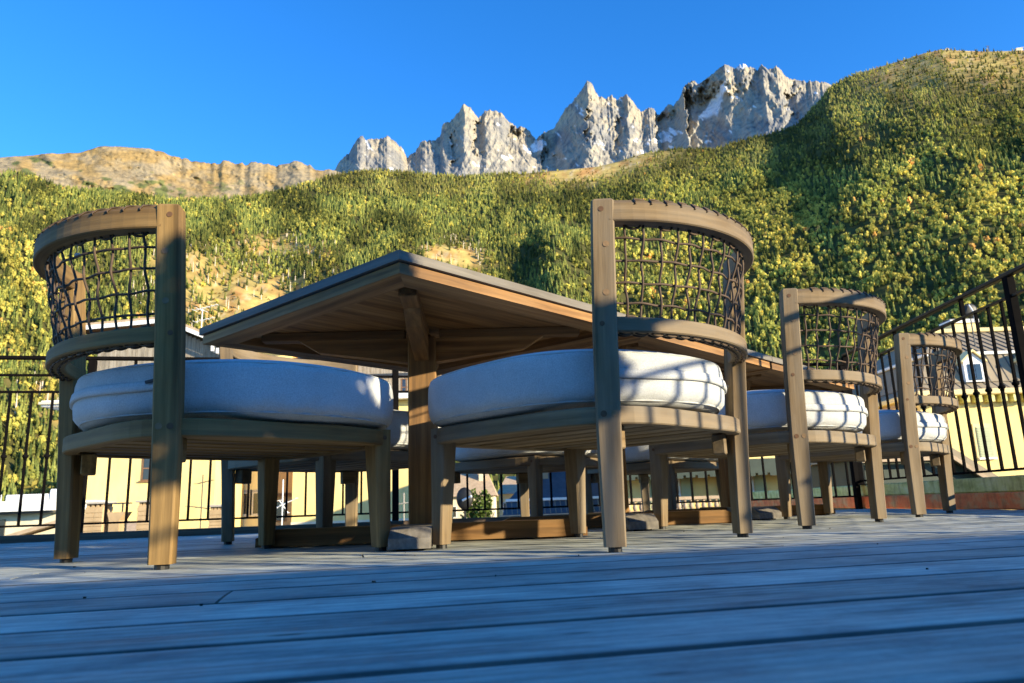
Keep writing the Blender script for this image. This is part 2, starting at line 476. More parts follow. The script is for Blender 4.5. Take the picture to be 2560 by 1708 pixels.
PEAKS = np.array([(-16.5, 24.2), (-13.98, 25.08), (-13.58, 25.78), (-12.83, 26.42), (-12.37, 27.12), (-12.0, 27.68), (-11.71, 27.74), (-11.47, 27.42), (-11.04, 27.53), (-10.46, 27.51), (-10.07, 27.7), (-9.69, 27.8), (-9.3, 27.52), (-8.91, 27.28), (-8.52, 26.95), (-8.09, 26.28), (-7.84, 26.54), (-7.45, 26.72), (-7.05, 27.33), (-6.76, 27.54), (-6.07, 27.6), (-5.47, 27.77), (-5.32, 28.03), (-5.26, 28.53), (-4.96, 28.83), (-4.46, 29.04), (-4.05, 29.38), (-3.7, 29.63), (-3.53, 30.04), (-3.23, 30.17), (-2.84, 29.92), (-2.55, 29.54), (-2.16, 29.16), (-1.75, 29.44), (-1.64, 29.69), (-1.24, 29.73), (-0.64, 29.59), (-0.14, 29.41), (0.14, 29.07), (0.53, 28.8), (1.02, 28.45), (1.62, 28.47), (2.1, 28.06), (2.57, 27.53), (3.18, 27.93), (4.09, 28.13), (4.63, 28.85), (5.17, 29.49), (5.91, 30.1), (6.55, 30.63), (6.94, 31.17), (7.23, 31.37), (7.49, 31.12), (7.74, 30.53), (7.95, 30.17), (8.31, 30.1), (8.63, 30.01), (9.09, 30.13), (9.51, 29.72), (9.94, 29.94), (10.36, 30.1), (10.72, 29.65), (11.08, 29.07), (11.36, 28.69), (11.86, 28.84), (12.36, 28.98), (12.63, 28.47), (12.86, 28.37), (13.12, 28.68), (13.64, 29.03), (14.01, 28.84), (14.52, 29.18), (14.83, 29.81), (15.36, 30.33), (15.83, 30.33), (16.03, 29.96), (16.51, 30.09), (17.1, 30.39), (17.58, 30.58), (18.01, 30.9), (18.55, 30.87), (19.04, 30.52), (19.54, 30.78), (19.77, 30.82), (20.18, 30.44), (20.74, 30.13), (21.08, 30.46), (21.54, 29.97), (21.86, 30.11), (22.16, 30.14), (22.47, 29.72), (22.96, 29.09), (23.53, 28.97), (24.2, 28.63), (24.9, 28.54), (25.49, 28.27), (26.19, 27.78), (27.4, 26.71), (29, 25.5)])
def crest(az): return np.interp(az, CREST[:, 0], CREST[:, 1])
def r_foot(az): return np.interp(az, [-60, -20, 10, 40, 60], [760, 720, 700, 680, 680])
def r_crest(az): return np.interp(az, [-60, -30, -14, 10, 22, 27, 60], [1750, 1700, 1850, 1950, 1980, 2080, 2080])

def hill_z(az, r):
    az = np.asarray(az, float); r = np.asarray(r, float)
    r0, r1 = r_foot(az), r_crest(az)
    forested = 1 - np.exp(-((az - 7.5) / 5.5) ** 2)
    zc = r1 * np.tan(np.radians(crest(az) - .27 * forested))
    s = (r - r0) / (r1 - r0)
    z = -5 + (zc + 5) * np.clip(s, 0, 1) ** 1.06
    z = np.where(s < 0, -5 - 4 * np.clip((r0 - r) / 400, 0, 1), z)
    z = np.where(s > 1, zc - (r - r1) * .12, z)
    env = np.clip(np.sin(np.pi * np.clip(s, 0, 1)), 0, 1)
    x, y = r * np.sin(np.radians(az)), r * np.cos(np.radians(az))
    z = z + env * (20 * fbm(x / 210, y / 210, 3, 4) + 10 * fbm(az / 6.5, r / 1500, 5, 2) + 10 * ridged(az / 5.2 + r / 1100, r / 800, 15, 3))
    def spur(a0, a1, a2, s0, ws, H):
        up = sstep(a0, a1, az); dn = 1 - sstep(a1, a2, az)
        return H * np.where(az < a1, up, dn) * np.exp(-((s - s0) / ws) ** 2)
    z = z + spur(0.9, 3.9, 12, .44, .17, 58) + spur(22.6, 24.2, 30, .74, .10, 6) + spur(-11, -8.2, -3, .72, .2, 20) \
          + spur(28.5, 30.5, 37, .62, .15, 18) + spur(-31, -28, -22, .5, .25, 16)
    return z

def ellip(az, el, a0, e0, wa, we):
    return np.exp(-(((az - a0) / wa) ** 2 + ((el - e0) / we) ** 2) ** 1.5)
def clearing(az, el):
    d = np.maximum.reduce([ellip(az, el, -19.5, 15.2, 6.6, 2.6), .8 * ellip(az, el, -24.6, 17.6, 2.8, 1.3), ellip(az, el, -4.5, 19.0, 2.9, 1.2),
                           .8 * ellip(az, el, -17.8, 19.3, 3.4, .9), .6 * ellip(az, el, -31.5, 8.0, 2.5, 2.2),
                           .85 * ellip(az, el, -9.5, 17.2, 3.2, .9), .6 * ellip(az, el, 13.5, 20.9, 2.2, .6)])
    top = crest(az) - el
    alp = np.exp(-((az - 7.5) / 6.0) ** 4) * (1 - sstep(.5, 1.9, top)) * .97
    upr = sstep(26, 30, az) * (1 - sstep(.6, 4.0, top)) * .72
    lf = (1 - sstep(-34, -31, az)) * (1 - sstep(.2, .9, top)) * .2
    return np.clip(np.maximum.reduce([d, alp, upr, lf]), 0, 1)

# hillside sheet
aa = np.arange(-58, 58.01, .22)
tt = np.concatenate([np.linspace(-.55, -.02, 8), np.linspace(0, 1, 86), np.linspace(1.04, 1.6, 8)])
A, T = np.meshgrid(aa, tt)
RR = r_foot(A) + T * (r_crest(A) - r_foot(A))
Z = hill_z(A, RR)
V = np.stack([RR * np.sin(np.radians(A)), RR * np.cos(np.radians(A)), Z], -1).reshape(-1, 3)
nr, nc = A.shape
I = (np.arange(nr - 1)[:, None] * nc + np.arange(nc - 1)[None, :]).ravel()
FQ = np.stack([I, I + 1, I + nc + 1, I + nc], 1)
EL = np.degrees(np.arctan2(Z, RR))
cl = clearing(A, EL)
nz = fbm(A * 1.7, EL * 2.1, 9, 4)
grass = np.array([.46, .345, .11]); under = np.array([.070, .068, .022]); russet = np.array([.42, .20, .07]); scree = np.array([.50, .39, .23])
tint = under + (grass - under) * cl[..., None]
tint = tint + (russet - tint) * (np.clip(nz * .9 + .1, 0, .8) * cl)[..., None]
tsc = sstep(.55, .95, fbm(A * 6, EL * 6, 19, 3)) * cl * .9
tint = tint + (scree - tint) * np.clip(tsc, 0, 1)[..., None]
hill = raw_mesh("hillside", V, FQ, M['soil'], tint.reshape(-1, 3), True)
tag(hill, "wooded mountainside with golden clearings rising behind the village", kind="structure")

# valley floor
g = raw_mesh("ground", [(-20000, -6000, -9.4), (20000, -6000, -9.4), (20000, 20000, -9.4), (-20000, 20000, -9.4)], [(0, 1, 2, 3)], M['soil'], np.array([[.11, .10, .06]] * 4))
tag(g, "valley floor under the village", kind="structure")

# rocky alpine ridge on the left
aa = np.arange(-58, -9.4, .09); nrow = 70
top = np.interp(aa, RIDGE[:, 0], RIDGE[:, 1]) + .10 * fbm(aa * 3.1, aa * 0, 31, 4) * sstep(-30, -24, aa) + .03 * fbm(aa * 2, aa * 0, 33, 3)
low = np.minimum(crest(aa) - 1.2, top - 1.0)
t = np.linspace(0, 1, nrow)[:, None]
EL = low + (top - low) * t
A = np.broadcast_to(aa, EL.shape)
RR = 3900 - 900 * (1 - t) - 40 * ridged(A * .5 + EL * .4, EL * .6 + 4, 41, 3) - 6 * ridged(A * 2.4, EL * 2.6, 45, 3) + 12 * fbm(A * 9, EL * 9, 47, 2)
Z = RR * np.tan(np.radians(EL))
RR = np.vstack([RR, RR[-1:] + 400]); A2 = np.vstack([A, A[-1:]]); Z = np.vstack([Z, Z[-1:] - 260]); EL2 = np.vstack([EL, EL[-1:]])
V = np.stack([RR * np.sin(np.radians(A2)), RR * np.cos(np.radians(A2)), Z], -1).reshape(-1, 3)
nr, nc = A2.shape
I = (np.arange(nr - 1)[:, None] * nc + np.arange(nc - 1)[None, :]).ravel()
FQ = np.stack([I, I + 1, I + nc + 1, I + nc], 1)
gn = np.clip(.5 + .9 * fbm(A2 * .8, EL2 * 1.6, 51, 4) - .25 * sstep(-26, -16, A2), 0, 1)
rk = np.array([.31, .25, .155]); gr_ = np.array([.33, .225, .09]); gg = np.array([.13, .145, .05])
tint = rk + (gr_ - rk) * gn[..., None]
gm = sstep(.25, .6, fbm(A2 * 1.1, EL2 * 2.3, 57, 3) - (EL2 - crest(A2)) * .55 + .1) * (1 - sstep(-24, -18, A2))
tint = tint + (gg - tint) * gm[..., None]
rd = raw_mesh("alpine_ridge", V, FQ, M['rock'], tint.reshape(-1, 3), False)
tag(rd, "sunlit tan alpine ridge behind the forest on the left", kind="structure")

# granite needles
aa = np.arange(-15.5, 28.6, .036); nrow = 120
top0 = np.interp(aa, PEAKS[:, 0], PEAKS[:, 1])
jag = .07 * ridged(aa * 2.6, aa * 0, 61, 4) + .06 * fbm(aa * 9, aa * 0, 63, 4)
top = top0 + jag * .8 - .05
ker = np.ones(61) / 61
sm = np.convolve(np.pad(top0, 30, mode='edge'), ker, mode='valid')
prom = (top0 - sm)
low = np.minimum(crest(aa) - 1.4, top - .6)
t = np.linspace(0, 1, nrow)[:, None]
EL = low + (top - low) * t
A = np.broadcast_to(aa, EL.shape)
warp = .55 * fbm(A * .8, EL * .8, 71, 4)
SUMMITS = [(-11.8, 27.9), (-9.7, 28.0), (-6.4, 27.9), (-3.3, 30.5), (-1.3, 30.0), (7.2, 31.6), (10.3, 30.4), (12.2, 29.2), (15.5, 30.6), (18.3, 31.2), (21.1, 30.8), (24.5, 29.0)]
bulge = np.zeros(A.shape)
for k_, (a_, e_) in enumerate(SUMMITS):
    wdt = .22 + .95 * np.clip(e_ - EL, 0, 5)
    dd = A - a_ + .10 * (e_ - EL) + warp * .5
    tri = np.clip(1 - np.where(dd < 0, -dd / (.55 * wdt), dd / (1.35 * wdt)), 0, 1)
    bulge = np.maximum(bulge, 74 * wdt ** .7 * tri)
wA = A + warp * .35
RR = 4800 - 950 * (1 - t) - bulge - 20 * prom - 24 * ridged(wA * .8 + EL * .62, EL * .3, 73, 3) - 24 * ridged(wA * .8 - EL * .62, EL * .3 + 9, 74, 3) \
     - 8 * ridged(wA * 2.7 + EL * 1.3, EL * .5, 77, 3) - 8 * ridged(wA * 2.7 - EL * 1.3, EL * .5, 78, 3) - 5 * ridged(A * 6 + EL * 4, EL * 3.0, 81, 4)
def saw(a0, a1, e0, e1, depth, soft=.3, jag=.25):
    j = jag * fbm(A * 2.2, EL * 2.2, int(a0 * 10) % 50 + 90, 3)
    w = sstep(e0 - soft, e0 + soft, EL + j) * (1 - sstep(e1 - soft, e1 + soft, EL + j))
    ramp_ = np.where(A + j * .7 < a0, 0, np.clip((a1 - A) / (a1 - a0), 0, 1)) * sstep(a0 - .05, a0 + .05, A + j * .7)
    return depth * ramp_ * w
RR = RR + saw(14.9, 21.9, 24.4, 29.4, 470, .9, .3) + saw(12.4, 15.0, 24.9, 28.2, 240, .4, .3) + saw(.3, 3.1, 26.2, 28.2, 230, .4, .3) \
     + saw(3.0, 7.0, 0, 90, 420) * sstep(-1.35, -.75, EL - top - .35 * (A - 5.2)) + saw(3.1, 4.6, 25.3, 26.6, 130, .2, .5) + saw(22.6, 24.2, 26.5, 28.4, 150, .2, .5) \
     + saw(-12.9, -12.0, 26, 27.6, 60) + saw(-4.6, -3.6, 26.2, 27.9, 90, .2, .6) + saw(-2.6, -1.7, 26.4, 28.9, 110, .2, .6) + saw(7.0, 8.0, 27.5, 29.5, 90, .3, .6) + saw(9.2, 10.2, 26.5, 28.5, 80, .3, .6)
Z = RR * np.tan(np.radians(EL))
tint = np.array([.32, .295, .245]) + np.zeros(A.shape + (3,))
up = sstep(.45, .95, t + .25 * fbm(A * 1.2, EL * 1.2, 87, 3))
tint = tint + (np.array([.35, .305, .23]) - tint) * up[..., None]
gy = sstep(.0, .6, fbm(A * .9 + EL * .5, EL * .8, 89, 4))
tint = tint + (np.array([.21, .212, .21]) - tint) * (gy * .8)[..., None]
gcore = (28.9 - EL) / 2.2
ctr = 18.35 - .75 * np.clip((29.9 - EL), 0, 3)
snow = sstep(.1, -.1, np.abs(A - ctr) - (.12 + .30 * np.clip(29.9 - EL, 0, 3)) - .12 * fbm(A * 4, EL * 3, 93, 3)) * sstep(27.4, 27.8, EL + .25 * fbm(A * 2, EL * 2, 94, 2)) * (1 - sstep(29.7, 30.0, EL))
sn_ = .5 * fbm(A * 2.6 + EL * 2, EL * 2.2, 96, 4)
snow = np.maximum(snow, sstep(.3, .5, ellip(A, EL, 13.3, 26.8, .9, .45) + sn_ - .15))
snow = np.maximum(snow, sstep(.3, .5, ellip(A, EL, 19.7, 30.6, .4, .3) + sn_ - .1))
snow = np.maximum(snow, sstep(.3, .5, ellip(A, EL, 2.6, 26.9, .9, .5) + sn_ - .15))
snow = np.maximum(snow, sstep(.3, .5, ellip(A, EL, .2, 26.3, .5, .3) + sn_ - .15))
tint = tint + (np.array([.78, .79, .80]) - tint) * snow[..., None]
RR = np.vstack([RR, RR[-1:] + 350]); A2 = np.vstack([A, A[-1:]]); Z = np.vstack([Z, Z[-1:] - 420]); tint = np.concatenate([tint, tint[-1:]])
V = np.stack([RR * np.sin(np.radians(A2)), RR * np.cos(np.radians(A2)), Z], -1).reshape(-1, 3)
nr, nc = A2.shape
I = (np.arange(nr - 1)[:, None] * nc + np.arange(nc - 1)[None, :]).ravel()
FQ = np.stack([I, I + 1, I + nc + 1, I + nc], 1)
pk = raw_mesh("mountain", V, FQ, M['rock'], tint.reshape(-1, 3), False)
tag(pk, "jagged pale granite peaks with snow gullies on the skyline", kind="structure")

# ------------------------------------------------------------------ forest
def conifer(seed):
    r = np.random.default_rng(seed); vs, fs = [], []
    tiers = 4
    for k in range(tiers):
        z0 = .06 + .80 * k / tiers; z1 = z0 + .42 - .03 * k
        rad = .20 * (1 - k / (tiers + .6)) + .015
        n = 8; c = len(vs); ph = r.random() * 6
        vs.append((0, 0, min(z1, 1.0)))
        for j in range(n):
            q = rad * (1.0 if j % 2 == 0 else .55) * (.8 + .45 * r.random()); a = ph + 2 * math.pi * j / n
            vs.append((q * math.cos(a), q * math.sin(a), z0 + .05 * r.random() - (.03 if j % 2 == 0 else -.04)))
        fs += [(c, c + 1 + j, c + 1 + (j + 1) % n) for j in range(n)]
        fs += [(c + 1 + j, c + 1 + (j + 2) % n, c + 1 + (j + 1) % n) for j in range(0, n, 2)]
    return np.array(vs), np.array(fs)
def ico2():
    p = (1 + 5 ** .5) / 2
    v = [(-1, p, 0), (1, p, 0), (-1, -p, 0), (1, -p, 0), (0, -1, p), (0, 1, p), (0, -1, -p), (0, 1, -p), (p, 0, -1), (p, 0, 1), (-p, 0, -1), (-p, 0, 1)]
    f = [(0, 11, 5), (0, 5, 1), (0, 1, 7), (0, 7, 10), (0, 10, 11), (1, 5, 9), (5, 11, 4), (11, 10, 2), (10, 7, 6), (7, 1, 8), (3, 9, 4), (3, 4, 2), (3, 2, 6), (3, 6, 8), (3, 8, 9), (4, 9, 5), (2, 4, 11), (6, 2, 10), (8, 6, 7), (9, 8, 1)]
    v = [np.array(x) / np.linalg.norm(x) for x in v]; cache = {}
    def mid(a, b):
        k = (min(a, b), max(a, b))
        if k not in cache:
            m = v[a] + v[b]; v.append(m / np.linalg.norm(m)); cache[k] = len(v) - 1
        return cache[k]
    nf = []
    for a, b, c in f:
        x, y, z = mid(a, b), mid(b, c), mid(c, a); nf += [(a, x, z), (b, y, x), (c, z, y), (x, y, z)]
    return np.array(v), np.array(nf)
ICO_V, ICO_F = ico2()
def broadleaf(seed, n=26):
    r = np.random.default_rng(seed)
    lob = r.normal(size=(6, 3)); lob /= np.linalg.norm(lob, axis=1)[:, None]; lob *= r.uniform(.3, .62, (6, 1))
    d = r.normal(size=(n, 3)); d /= np.linalg.norm(d, axis=1)[:, None]
    p = lob[r.integers(0, 6, n)] + d * r.uniform(.25, .5, (n, 1))
    nn = p / np.linalg.norm(p, axis=1)[:, None] + r.normal(0, .55, (n, 3))
    nn /= np.linalg.norm(nn, axis=1)[:, None]
    a1 = np.cross(nn, r.normal(size=(n, 3))); a1 /= np.linalg.norm(a1, axis=1)[:, None]; a2 = np.cross(nn, a1)
    s = r.uniform(.28, .48, (n, 1))
    q = np.stack([p - a1 * s, p + a2 * s * r.uniform(.6, 1, (n, 1)), p + a1 * s, p - a2 * s * r.uniform(.6, 1, (n, 1))], 1).reshape(-1, 3)
    v = q * np.array([.30, .30, .42]) + np.array([0, 0, .5])
    i = np.arange(n) * 4
    f = np.concatenate([np.stack([i, i + 1, i + 2], 1), np.stack([i, i + 2, i + 3], 1)])
    return v, f
CON = [conifer(100 + i) for i in range(7)]
BRO = [broadleaf(200 + i) for i in range(9)]
def plant(name, pos, h, w, tmpl, cols, label):
    n = len(pos); VV, FF, TT = [], [], []; off = 0
    kinds = rng.integers(0, len(tmpl), n); rot = rng.random(n) * 6.28; lean = rng.normal(0, .03, (n, 2))
    for k, (tv, tf) in enumerate(tmpl):
        ids = np.where(kinds == k)[0]
        if len(ids) == 0: continue
        c, s = np.cos(rot[ids])[:, None], np.sin(rot[ids])[:, None]
        x = (tv[:, 0] * c - tv[:, 1] * s) * w[ids][:, None]; y = (tv[:, 0] * s + tv[:, 1] * c) * w[ids][:, None]; z = tv[:, 2] * h[ids][:, None]
        x = x + lean[ids][:, :1] * z; y = y + lean[ids][:, 1:] * z
        P = np.stack([x + pos[ids][:, :1], y + pos[ids][:, 1:2], z + pos[ids][:, 2:3] - .06 * h[ids][:, None]], -1)
        VV.append(P.reshape(-1, 3))
        FF.append((tf[None] + (np.arange(len(ids)) * len(tv))[:, None, None] + off).reshape(-1, 3))
        tc = cols[ids][:, None, :] * rng.uniform(.84, 1.18, (len(ids), len(tv), 1))
        TT.append(tc.reshape(-1, 3)); off += len(ids) * len(tv)
    o = raw_mesh(name, np.concatenate(VV), np.concatenate(FF), M['foliage'], np.concatenate(TT), False)
    tag(o, label, kind="stuff"); return o

N = 51000
az = rng.uniform(-40, 40, N)
u = rng.random(N)
r0, r1 = r_foot(az) - 60, r_crest(az) + 25
r = np.sqrt(r0 ** 2 + u * (r1 ** 2 - r0 ** 2))
z = hill_z(az, r); el = np.degrees(np.arctan2(z, r))
keep = rng.random(N) > clearing(az, el) * 1.02
keep &= el > .3
az, r, z, el = az[keep], r[keep], z[keep], el[keep]
clump = fbm(az * 1.3, el * 1.3, 111, 3)
zone = np.maximum.reduce([.5 * ellip(az, el, -34.5, 15.5, 4, 2.4), .62 * ellip(az, el, 24, 17.3, 10, 3.4), .7 * ellip(az, el, 33, 17, 8, 4.5),
      .6 * ellip(az, el, 14.5, 14.5, 7, 5), .55 * ellip(az, el, 34, 9, 12, 7), .3 * ellip(az, el, -21, 13.5, 7, 3), .32 * ellip(az, el, -36, 8, 9, 5), .35 * ellip(az, el, -4, 16.5, 4, 2)])
yel = .04 + .74 * sstep(.18, .75, zone + .42 * fbm(az * .7, el * 1.0, 113, 4))
isy = rng.random(len(az)) < yel
bl_p = np.where(az > 8, .25 + .65 * sstep(-.15, .3, fbm(az * .5, el * .7, 151, 3)), .08 + .35 * sstep(0, .4, fbm(az * .6, el * .8, 152, 3)))
isb = isy | (rng.random(len(az)) < bl_p * np.clip(1.2 - (el - 20) / 6, .2, 1))
pos = np.stack([r * np.sin(np.radians(az)), r * np.cos(np.radians(az)), z], -1)
sz = rng.uniform(.7, 1.25, len(az))
up_ = np.clip((el - 22) / 4, 0, 1)
# colours
n_ = len(az); mixv = rng.random((n_, 1)); mx2 = rng.random((n_, 1))
con_c = np.array([.066, .088, .024]) + (np.array([.19, .19, .045]) - np.array([.066, .088, .024])) * mixv ** 1.4
con_c = np.where((up_[:, None] > .35) & (mx2 > .35), np.array([.21, .195, .055]) * (.7 + .5 * mixv), con_c)
green = np.array([.17, .18, .042]) + (np.array([.32, .30, .065]) - np.array([.17, .18, .042])) * mixv
yellow = np.array([.30, .28, .058]) + (np.array([.47, .39, .085]) - np.array([.30, .28, .058])) * mixv
orange = np.array([.50, .30, .085]) * np.ones((n_, 1))
bro_c = np.where(isy[:, None], np.where(mx2 > .975, orange, yellow), green)
stand = np.clip(1 + .75 * fbm(az * .5, el * .7, 141, 3), .5, 1.6)[:, None]
con_c = con_c * stand * 1.4; bro_c = bro_c * (.5 + .5 * stand) * np.where(az > 6, 1.6, 1.35)[:, None]
ci = ~isb
plant("spruce_forest", pos[ci], 15.5 * sz[ci] * (1 - .3 * up_[ci]), 13.0 * sz[ci] * (1 - .15 * up_[ci]), CON, con_c[ci], "dark spruce wood covering the mountainside")
plant("broadleaf_forest", pos[isb], 13.0 * sz[isb] * (1 - .3 * up_[isb]), 13.0 * sz[isb] * (1 - .2 * up_[isb]), BRO, bro_c[isb], "yellow and olive autumn broadleaf trees mixed through the wood")
# low scrub in the clearings and on the alp
N = 9000
az = rng.uniform(-39, 39, N); u = rng.random(N); r0, r1 = r_foot(az), r_crest(az) + 30
r = np.sqrt(r0 ** 2 + u * (r1 ** 2 - r0 ** 2)); z = hill_z(az, r); el = np.degrees(np.arctan2(z, r))
keep = (rng.random(N) < clearing(az, el)) & (fbm(az * 3, el * 3, 121, 2) > -.1)
az, r, z = az[keep], r[keep], z[keep]
pos = np.stack([r * np.sin(np.radians(az)), r * np.cos(np.radians(az)), z], -1); n_ = len(az)
mv = rng.random((n_, 1)); cols = np.where(rng.random((n_, 1)) < .5, np.array([.15, .13, .04]), np.array([.34, .20, .06])) * (.7 + .6 * mv)
plant("alpine_scrub", pos, rng.uniform(2, 7, n_), rng.uniform(4, 10, n_), BRO, cols, "low russet and olive scrub dotting the clearings")

# ================================================================== SETTING: terrace
BAZ = R_(77.0)                                   # deck boards run along this azimuth
E1 = np.array([math.sin(BAZ), math.cos(BAZ), 0])     # along the boards (to the right)
E2 = np.array([-math.cos(BAZ), math.sin(BAZ), 0])    # across the boards (away from the camera)
ROT_B = np.stack([E1, E2, [0, 0, 1]], 1)
XR, RAZ = 2.60, R_(1.7)                          # right edge of the terrace
def xr(y): return XR + math.tan(RAZ) * (y - 4.5)
N_FAR = 4.85
deck = empty("deck")
tag(deck, "blue-grey weathered timber deck of wide boards across the foreground", kind="structure")
pitch, gap = .168, .008
k0 = -29; n_first = .556 + k0 * pitch
knail = 0
for k in range(k0, 26):
    n0 = .556 + k * pitch
    n1 = min(n0 + pitch, N_FAR)
    if n0 > N_FAR - .03: break
    nm = (n0 + n1) / 2
    e_hi = (2.575 - E2[0] * nm) / E1[0]
    e_lo = -7.2
    cuts = [e_lo]
    x = e_lo + random.uniform(1.2, 3.2)
    while x < e_hi - .7:
        cuts.append(x); x += random.uniform(2.4, 3.6)
    cuts.append(e_hi)
    if k == 3: cuts = [e_lo, -2.4, -.155, e_hi]
    for a, b in zip(cuts[:-1], cuts[1:]):
        mb = MB(); mb.tone = random.uniform(.0, 1.0)
        L, W = b - a - .004, (n1 - n0) - gap
        dz = random.uniform(-.0005, .0005)
        # slightly cupped board: 5 strips across, rounded arrises
        ys = [-W / 2, -W / 2 + .0028, -W / 2 + .0065, -W / 2 + .03, 0, W / 2 - .03, W / 2 - .0065, W / 2 - .0028, W / 2]
        zs = [-.0045, -.0009, 0, .0006, .0012 * random.choice((-1, 1)), .0006, 0, -.0009, -.0045]
        prof = [(-W / 2, -.028)] + list(zip(ys, zs)) + [(W / 2, -.028)]
        m_ = max(2, int(L / .35)); path = [np.array([-L / 2 + L * i / m_, 0, 0]) for i in range(m_ + 1)]
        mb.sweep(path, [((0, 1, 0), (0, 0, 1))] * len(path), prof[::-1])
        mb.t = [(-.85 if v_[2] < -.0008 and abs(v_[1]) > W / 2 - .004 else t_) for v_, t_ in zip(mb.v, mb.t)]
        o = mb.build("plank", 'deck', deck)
        o.location = tuple(E1 * ((a + b) / 2) + E2 * nm + np.array([0, 0, dz])); o.rotation_euler = (random.gauss(0, .001), 0, math.pi / 2 - BAZ)
sub = MB(); sub.prism([tuple((E1 * e + E2 * n)[:2]) for e, n in ((-7.4, -4.5), (3.0, -4.5), (3.6, N_FAR + .02), (-7.4, N_FAR + .02))], -.06, -.034)
sub.build("deck_joists", 'curb', deck)
# small dark bits lying on the boards
deb = MB()
for i in range(34):
    n_, e_ = random.uniform(.75, 2.6), random.uniform(-.9, 1.8)
    p = E1 * e_ + E2 * n_ + np.array([0, 0, .0015])
    s_ = random.uniform(.0008, .0026)
    deb.box(p, (s_ * random.uniform(.8, 3), s_, .0025), rz3(random.random() * 3))
o = deb.build("deck_crumbs", 'glide'); tag(o, "tiny dark crumbs and leaf bits scattered on the deck", kind="stuff")
# timber edge strip at the far side of the deck
mb = MB(); mb.beam(E1 * -7.2 + E2 * (N_FAR + .022) + np.array([0, 0, .005]), E1 * 3.3 + E2 * (N_FAR + .022) + np.array([0, 0, .005]), .03, .075, ch=.004)
o = mb.build("edge_board", 'curb'); tag(o, "low dark timber edging board along the far side of the deck", "board")
# sunlit ledge carrying the far railing
mb = MB(); mb.prism([tuple((E1 * e + E2 * n)[:2]) for e, n in ((-9, N_FAR + .05), (3.35, N_FAR + .05), (3.4, N_FAR + .5), (-9, N_FAR + .5))], -.4, -.012)
o = mb.build("terrace_ledge", 'ledge'); tag(o, kind="structure", label="narrow beige screed ledge outside the deck edge")
mb = MB(); mb.prism([tuple((E1 * e + E2 * n)[:2]) for e, n in ((-9, -6), (4.0, -6), (3.4, N_FAR + .48), (-9, N_FAR + .48))], -9.3, -.41)
o = mb.build("terrace_base", 'cream'); tag(o, kind="structure", label="building under the terrace")

# ------------------------------------------------------------------ railings
def railing(name, label, p0, p1, z_top, z_second, z_third, z_bot, z_knob, posts, sp=.118, phase=0.0, post_z0=0.0, rail_mat='iron_post'):
    """straight iron railing; rails, posts, and balusters with a collar each"""
    p0, p1 = np.array(p0, float), np.array(p1, float)
    L = np.linalg.norm(p1 - p0); d = (p1 - p0) / L; ang = math.atan2(d[1], d[0])
    root = empty(name, (*p0[:2], 0), ang); tag(root, label, "railing", "iron railings round the terrace")
    top = MB(); top.box((L / 2, 0, z_top), (L, .038, .022), ch=.004); top.build("handrail", rail_mat, root)
    for zz in [z for z in (z_second, z_third) if z]:
        m2 = MB(); m2.box((L / 2, 0, zz), (L, .022, .013)); m2.build("rail", rail_mat, root)
    m2 = MB(); m2.box((L / 2, 0, z_bot), (L, .024, .012)); m2.build("bottom_rail", 'iron', root)
    pm = MB(); pm.box((0, 0, (z_top + post_z0) / 2 - .006), (.042, .042, z_top - post_z0 - .012), ch=.003); pm.box((0, 0, post_z0 + .004), (.1, .08, .008))
    pmesh = pm.mesh("post", M['iron'])
    for s in posts:
        o = bpy.data.objects.new("post", pmesh); COL.objects.link(o); o.parent = root; o.location = (s, 0, 0)
    zt = z_third or z_second
    bm = MB(); bm.box((0, 0, (zt + z_bot) / 2), (.013, .013, zt - z_bot - .012)); bmesh_ = bm.mesh("baluster", M['iron'])
    km = MB(); km.ball((0, 0, 0), .019, 8, 6, (1, 1, .75)); km.tube([(0, 0, -.02), (0, 0, .02)], .011, 8); kmesh = km.mesh("collar", M['iron'], True)
    s = phase; i = 0
    while s < L - .03:
        if all(abs(s - q) > .045 for q in posts):
            o = bpy.data.objects.new("baluster", bmesh_); COL.objects.link(o); o.parent = root; o.location = (s, 0, 0)
            c = bpy.data.objects.new("collar", kmesh); COL.objects.link(c); c.parent = o; c.location = (0, 0, z_knob)
            if z_third is None and i % 7 == 3:
                st = MB(); st.box((0, 0, (z_top + z_second) / 2), (.02, .02, z_top - z_second - .02)); so = st.build("stub", 'iron', root); so.location = (s, 0, 0)
        s += sp; i += 1
    if z_third:
        for q in [x * 1.9 + .5 for x in range(int(L / 1.9))]:
            st = MB(); st.box((0, 0, (z_top + z_third) / 2), (.016, .016, z_top - z_third - .02)); so = st.build("stub", 'iron', root); so.location = (q, 0, 0)
    return root
NRL = 5.12
A0, A1 = E1 * -7.5 + E2 * NRL, E1 * ((2.62 - E2[0] * NRL) / E1[0]) + E2 * NRL
LL = np.linalg.norm(A1 - A0)
def s_at(e): return e + 7.5
# posts at e where the photo shows them
railing("railing", "long iron railing along the far side of the deck", A0, A1, 1.115, 1.005, .90, .092, .505, [s_at(-4.9), s_at(-3.45), s_at(-1.55), s_at(.35), s_at(2.2), LL - .02], phase=.075, post_z0=-.012, rail_mat='iron')
yb = A1[1]
p0 = np.array([xr(-4.5), -4.5, 0]); p1 = np.array([xr(yb), yb, 0])
LR = np.linalg.norm(p1 - p0)
railing("railing", "iron railing with balusters running away on the right over the red curb", p0, p1, 1.19, 1.075, None, .205, .635, [1.0, 3.2, 5.7, 8.23, LR - .0], phase=.06, post_z0=.175)
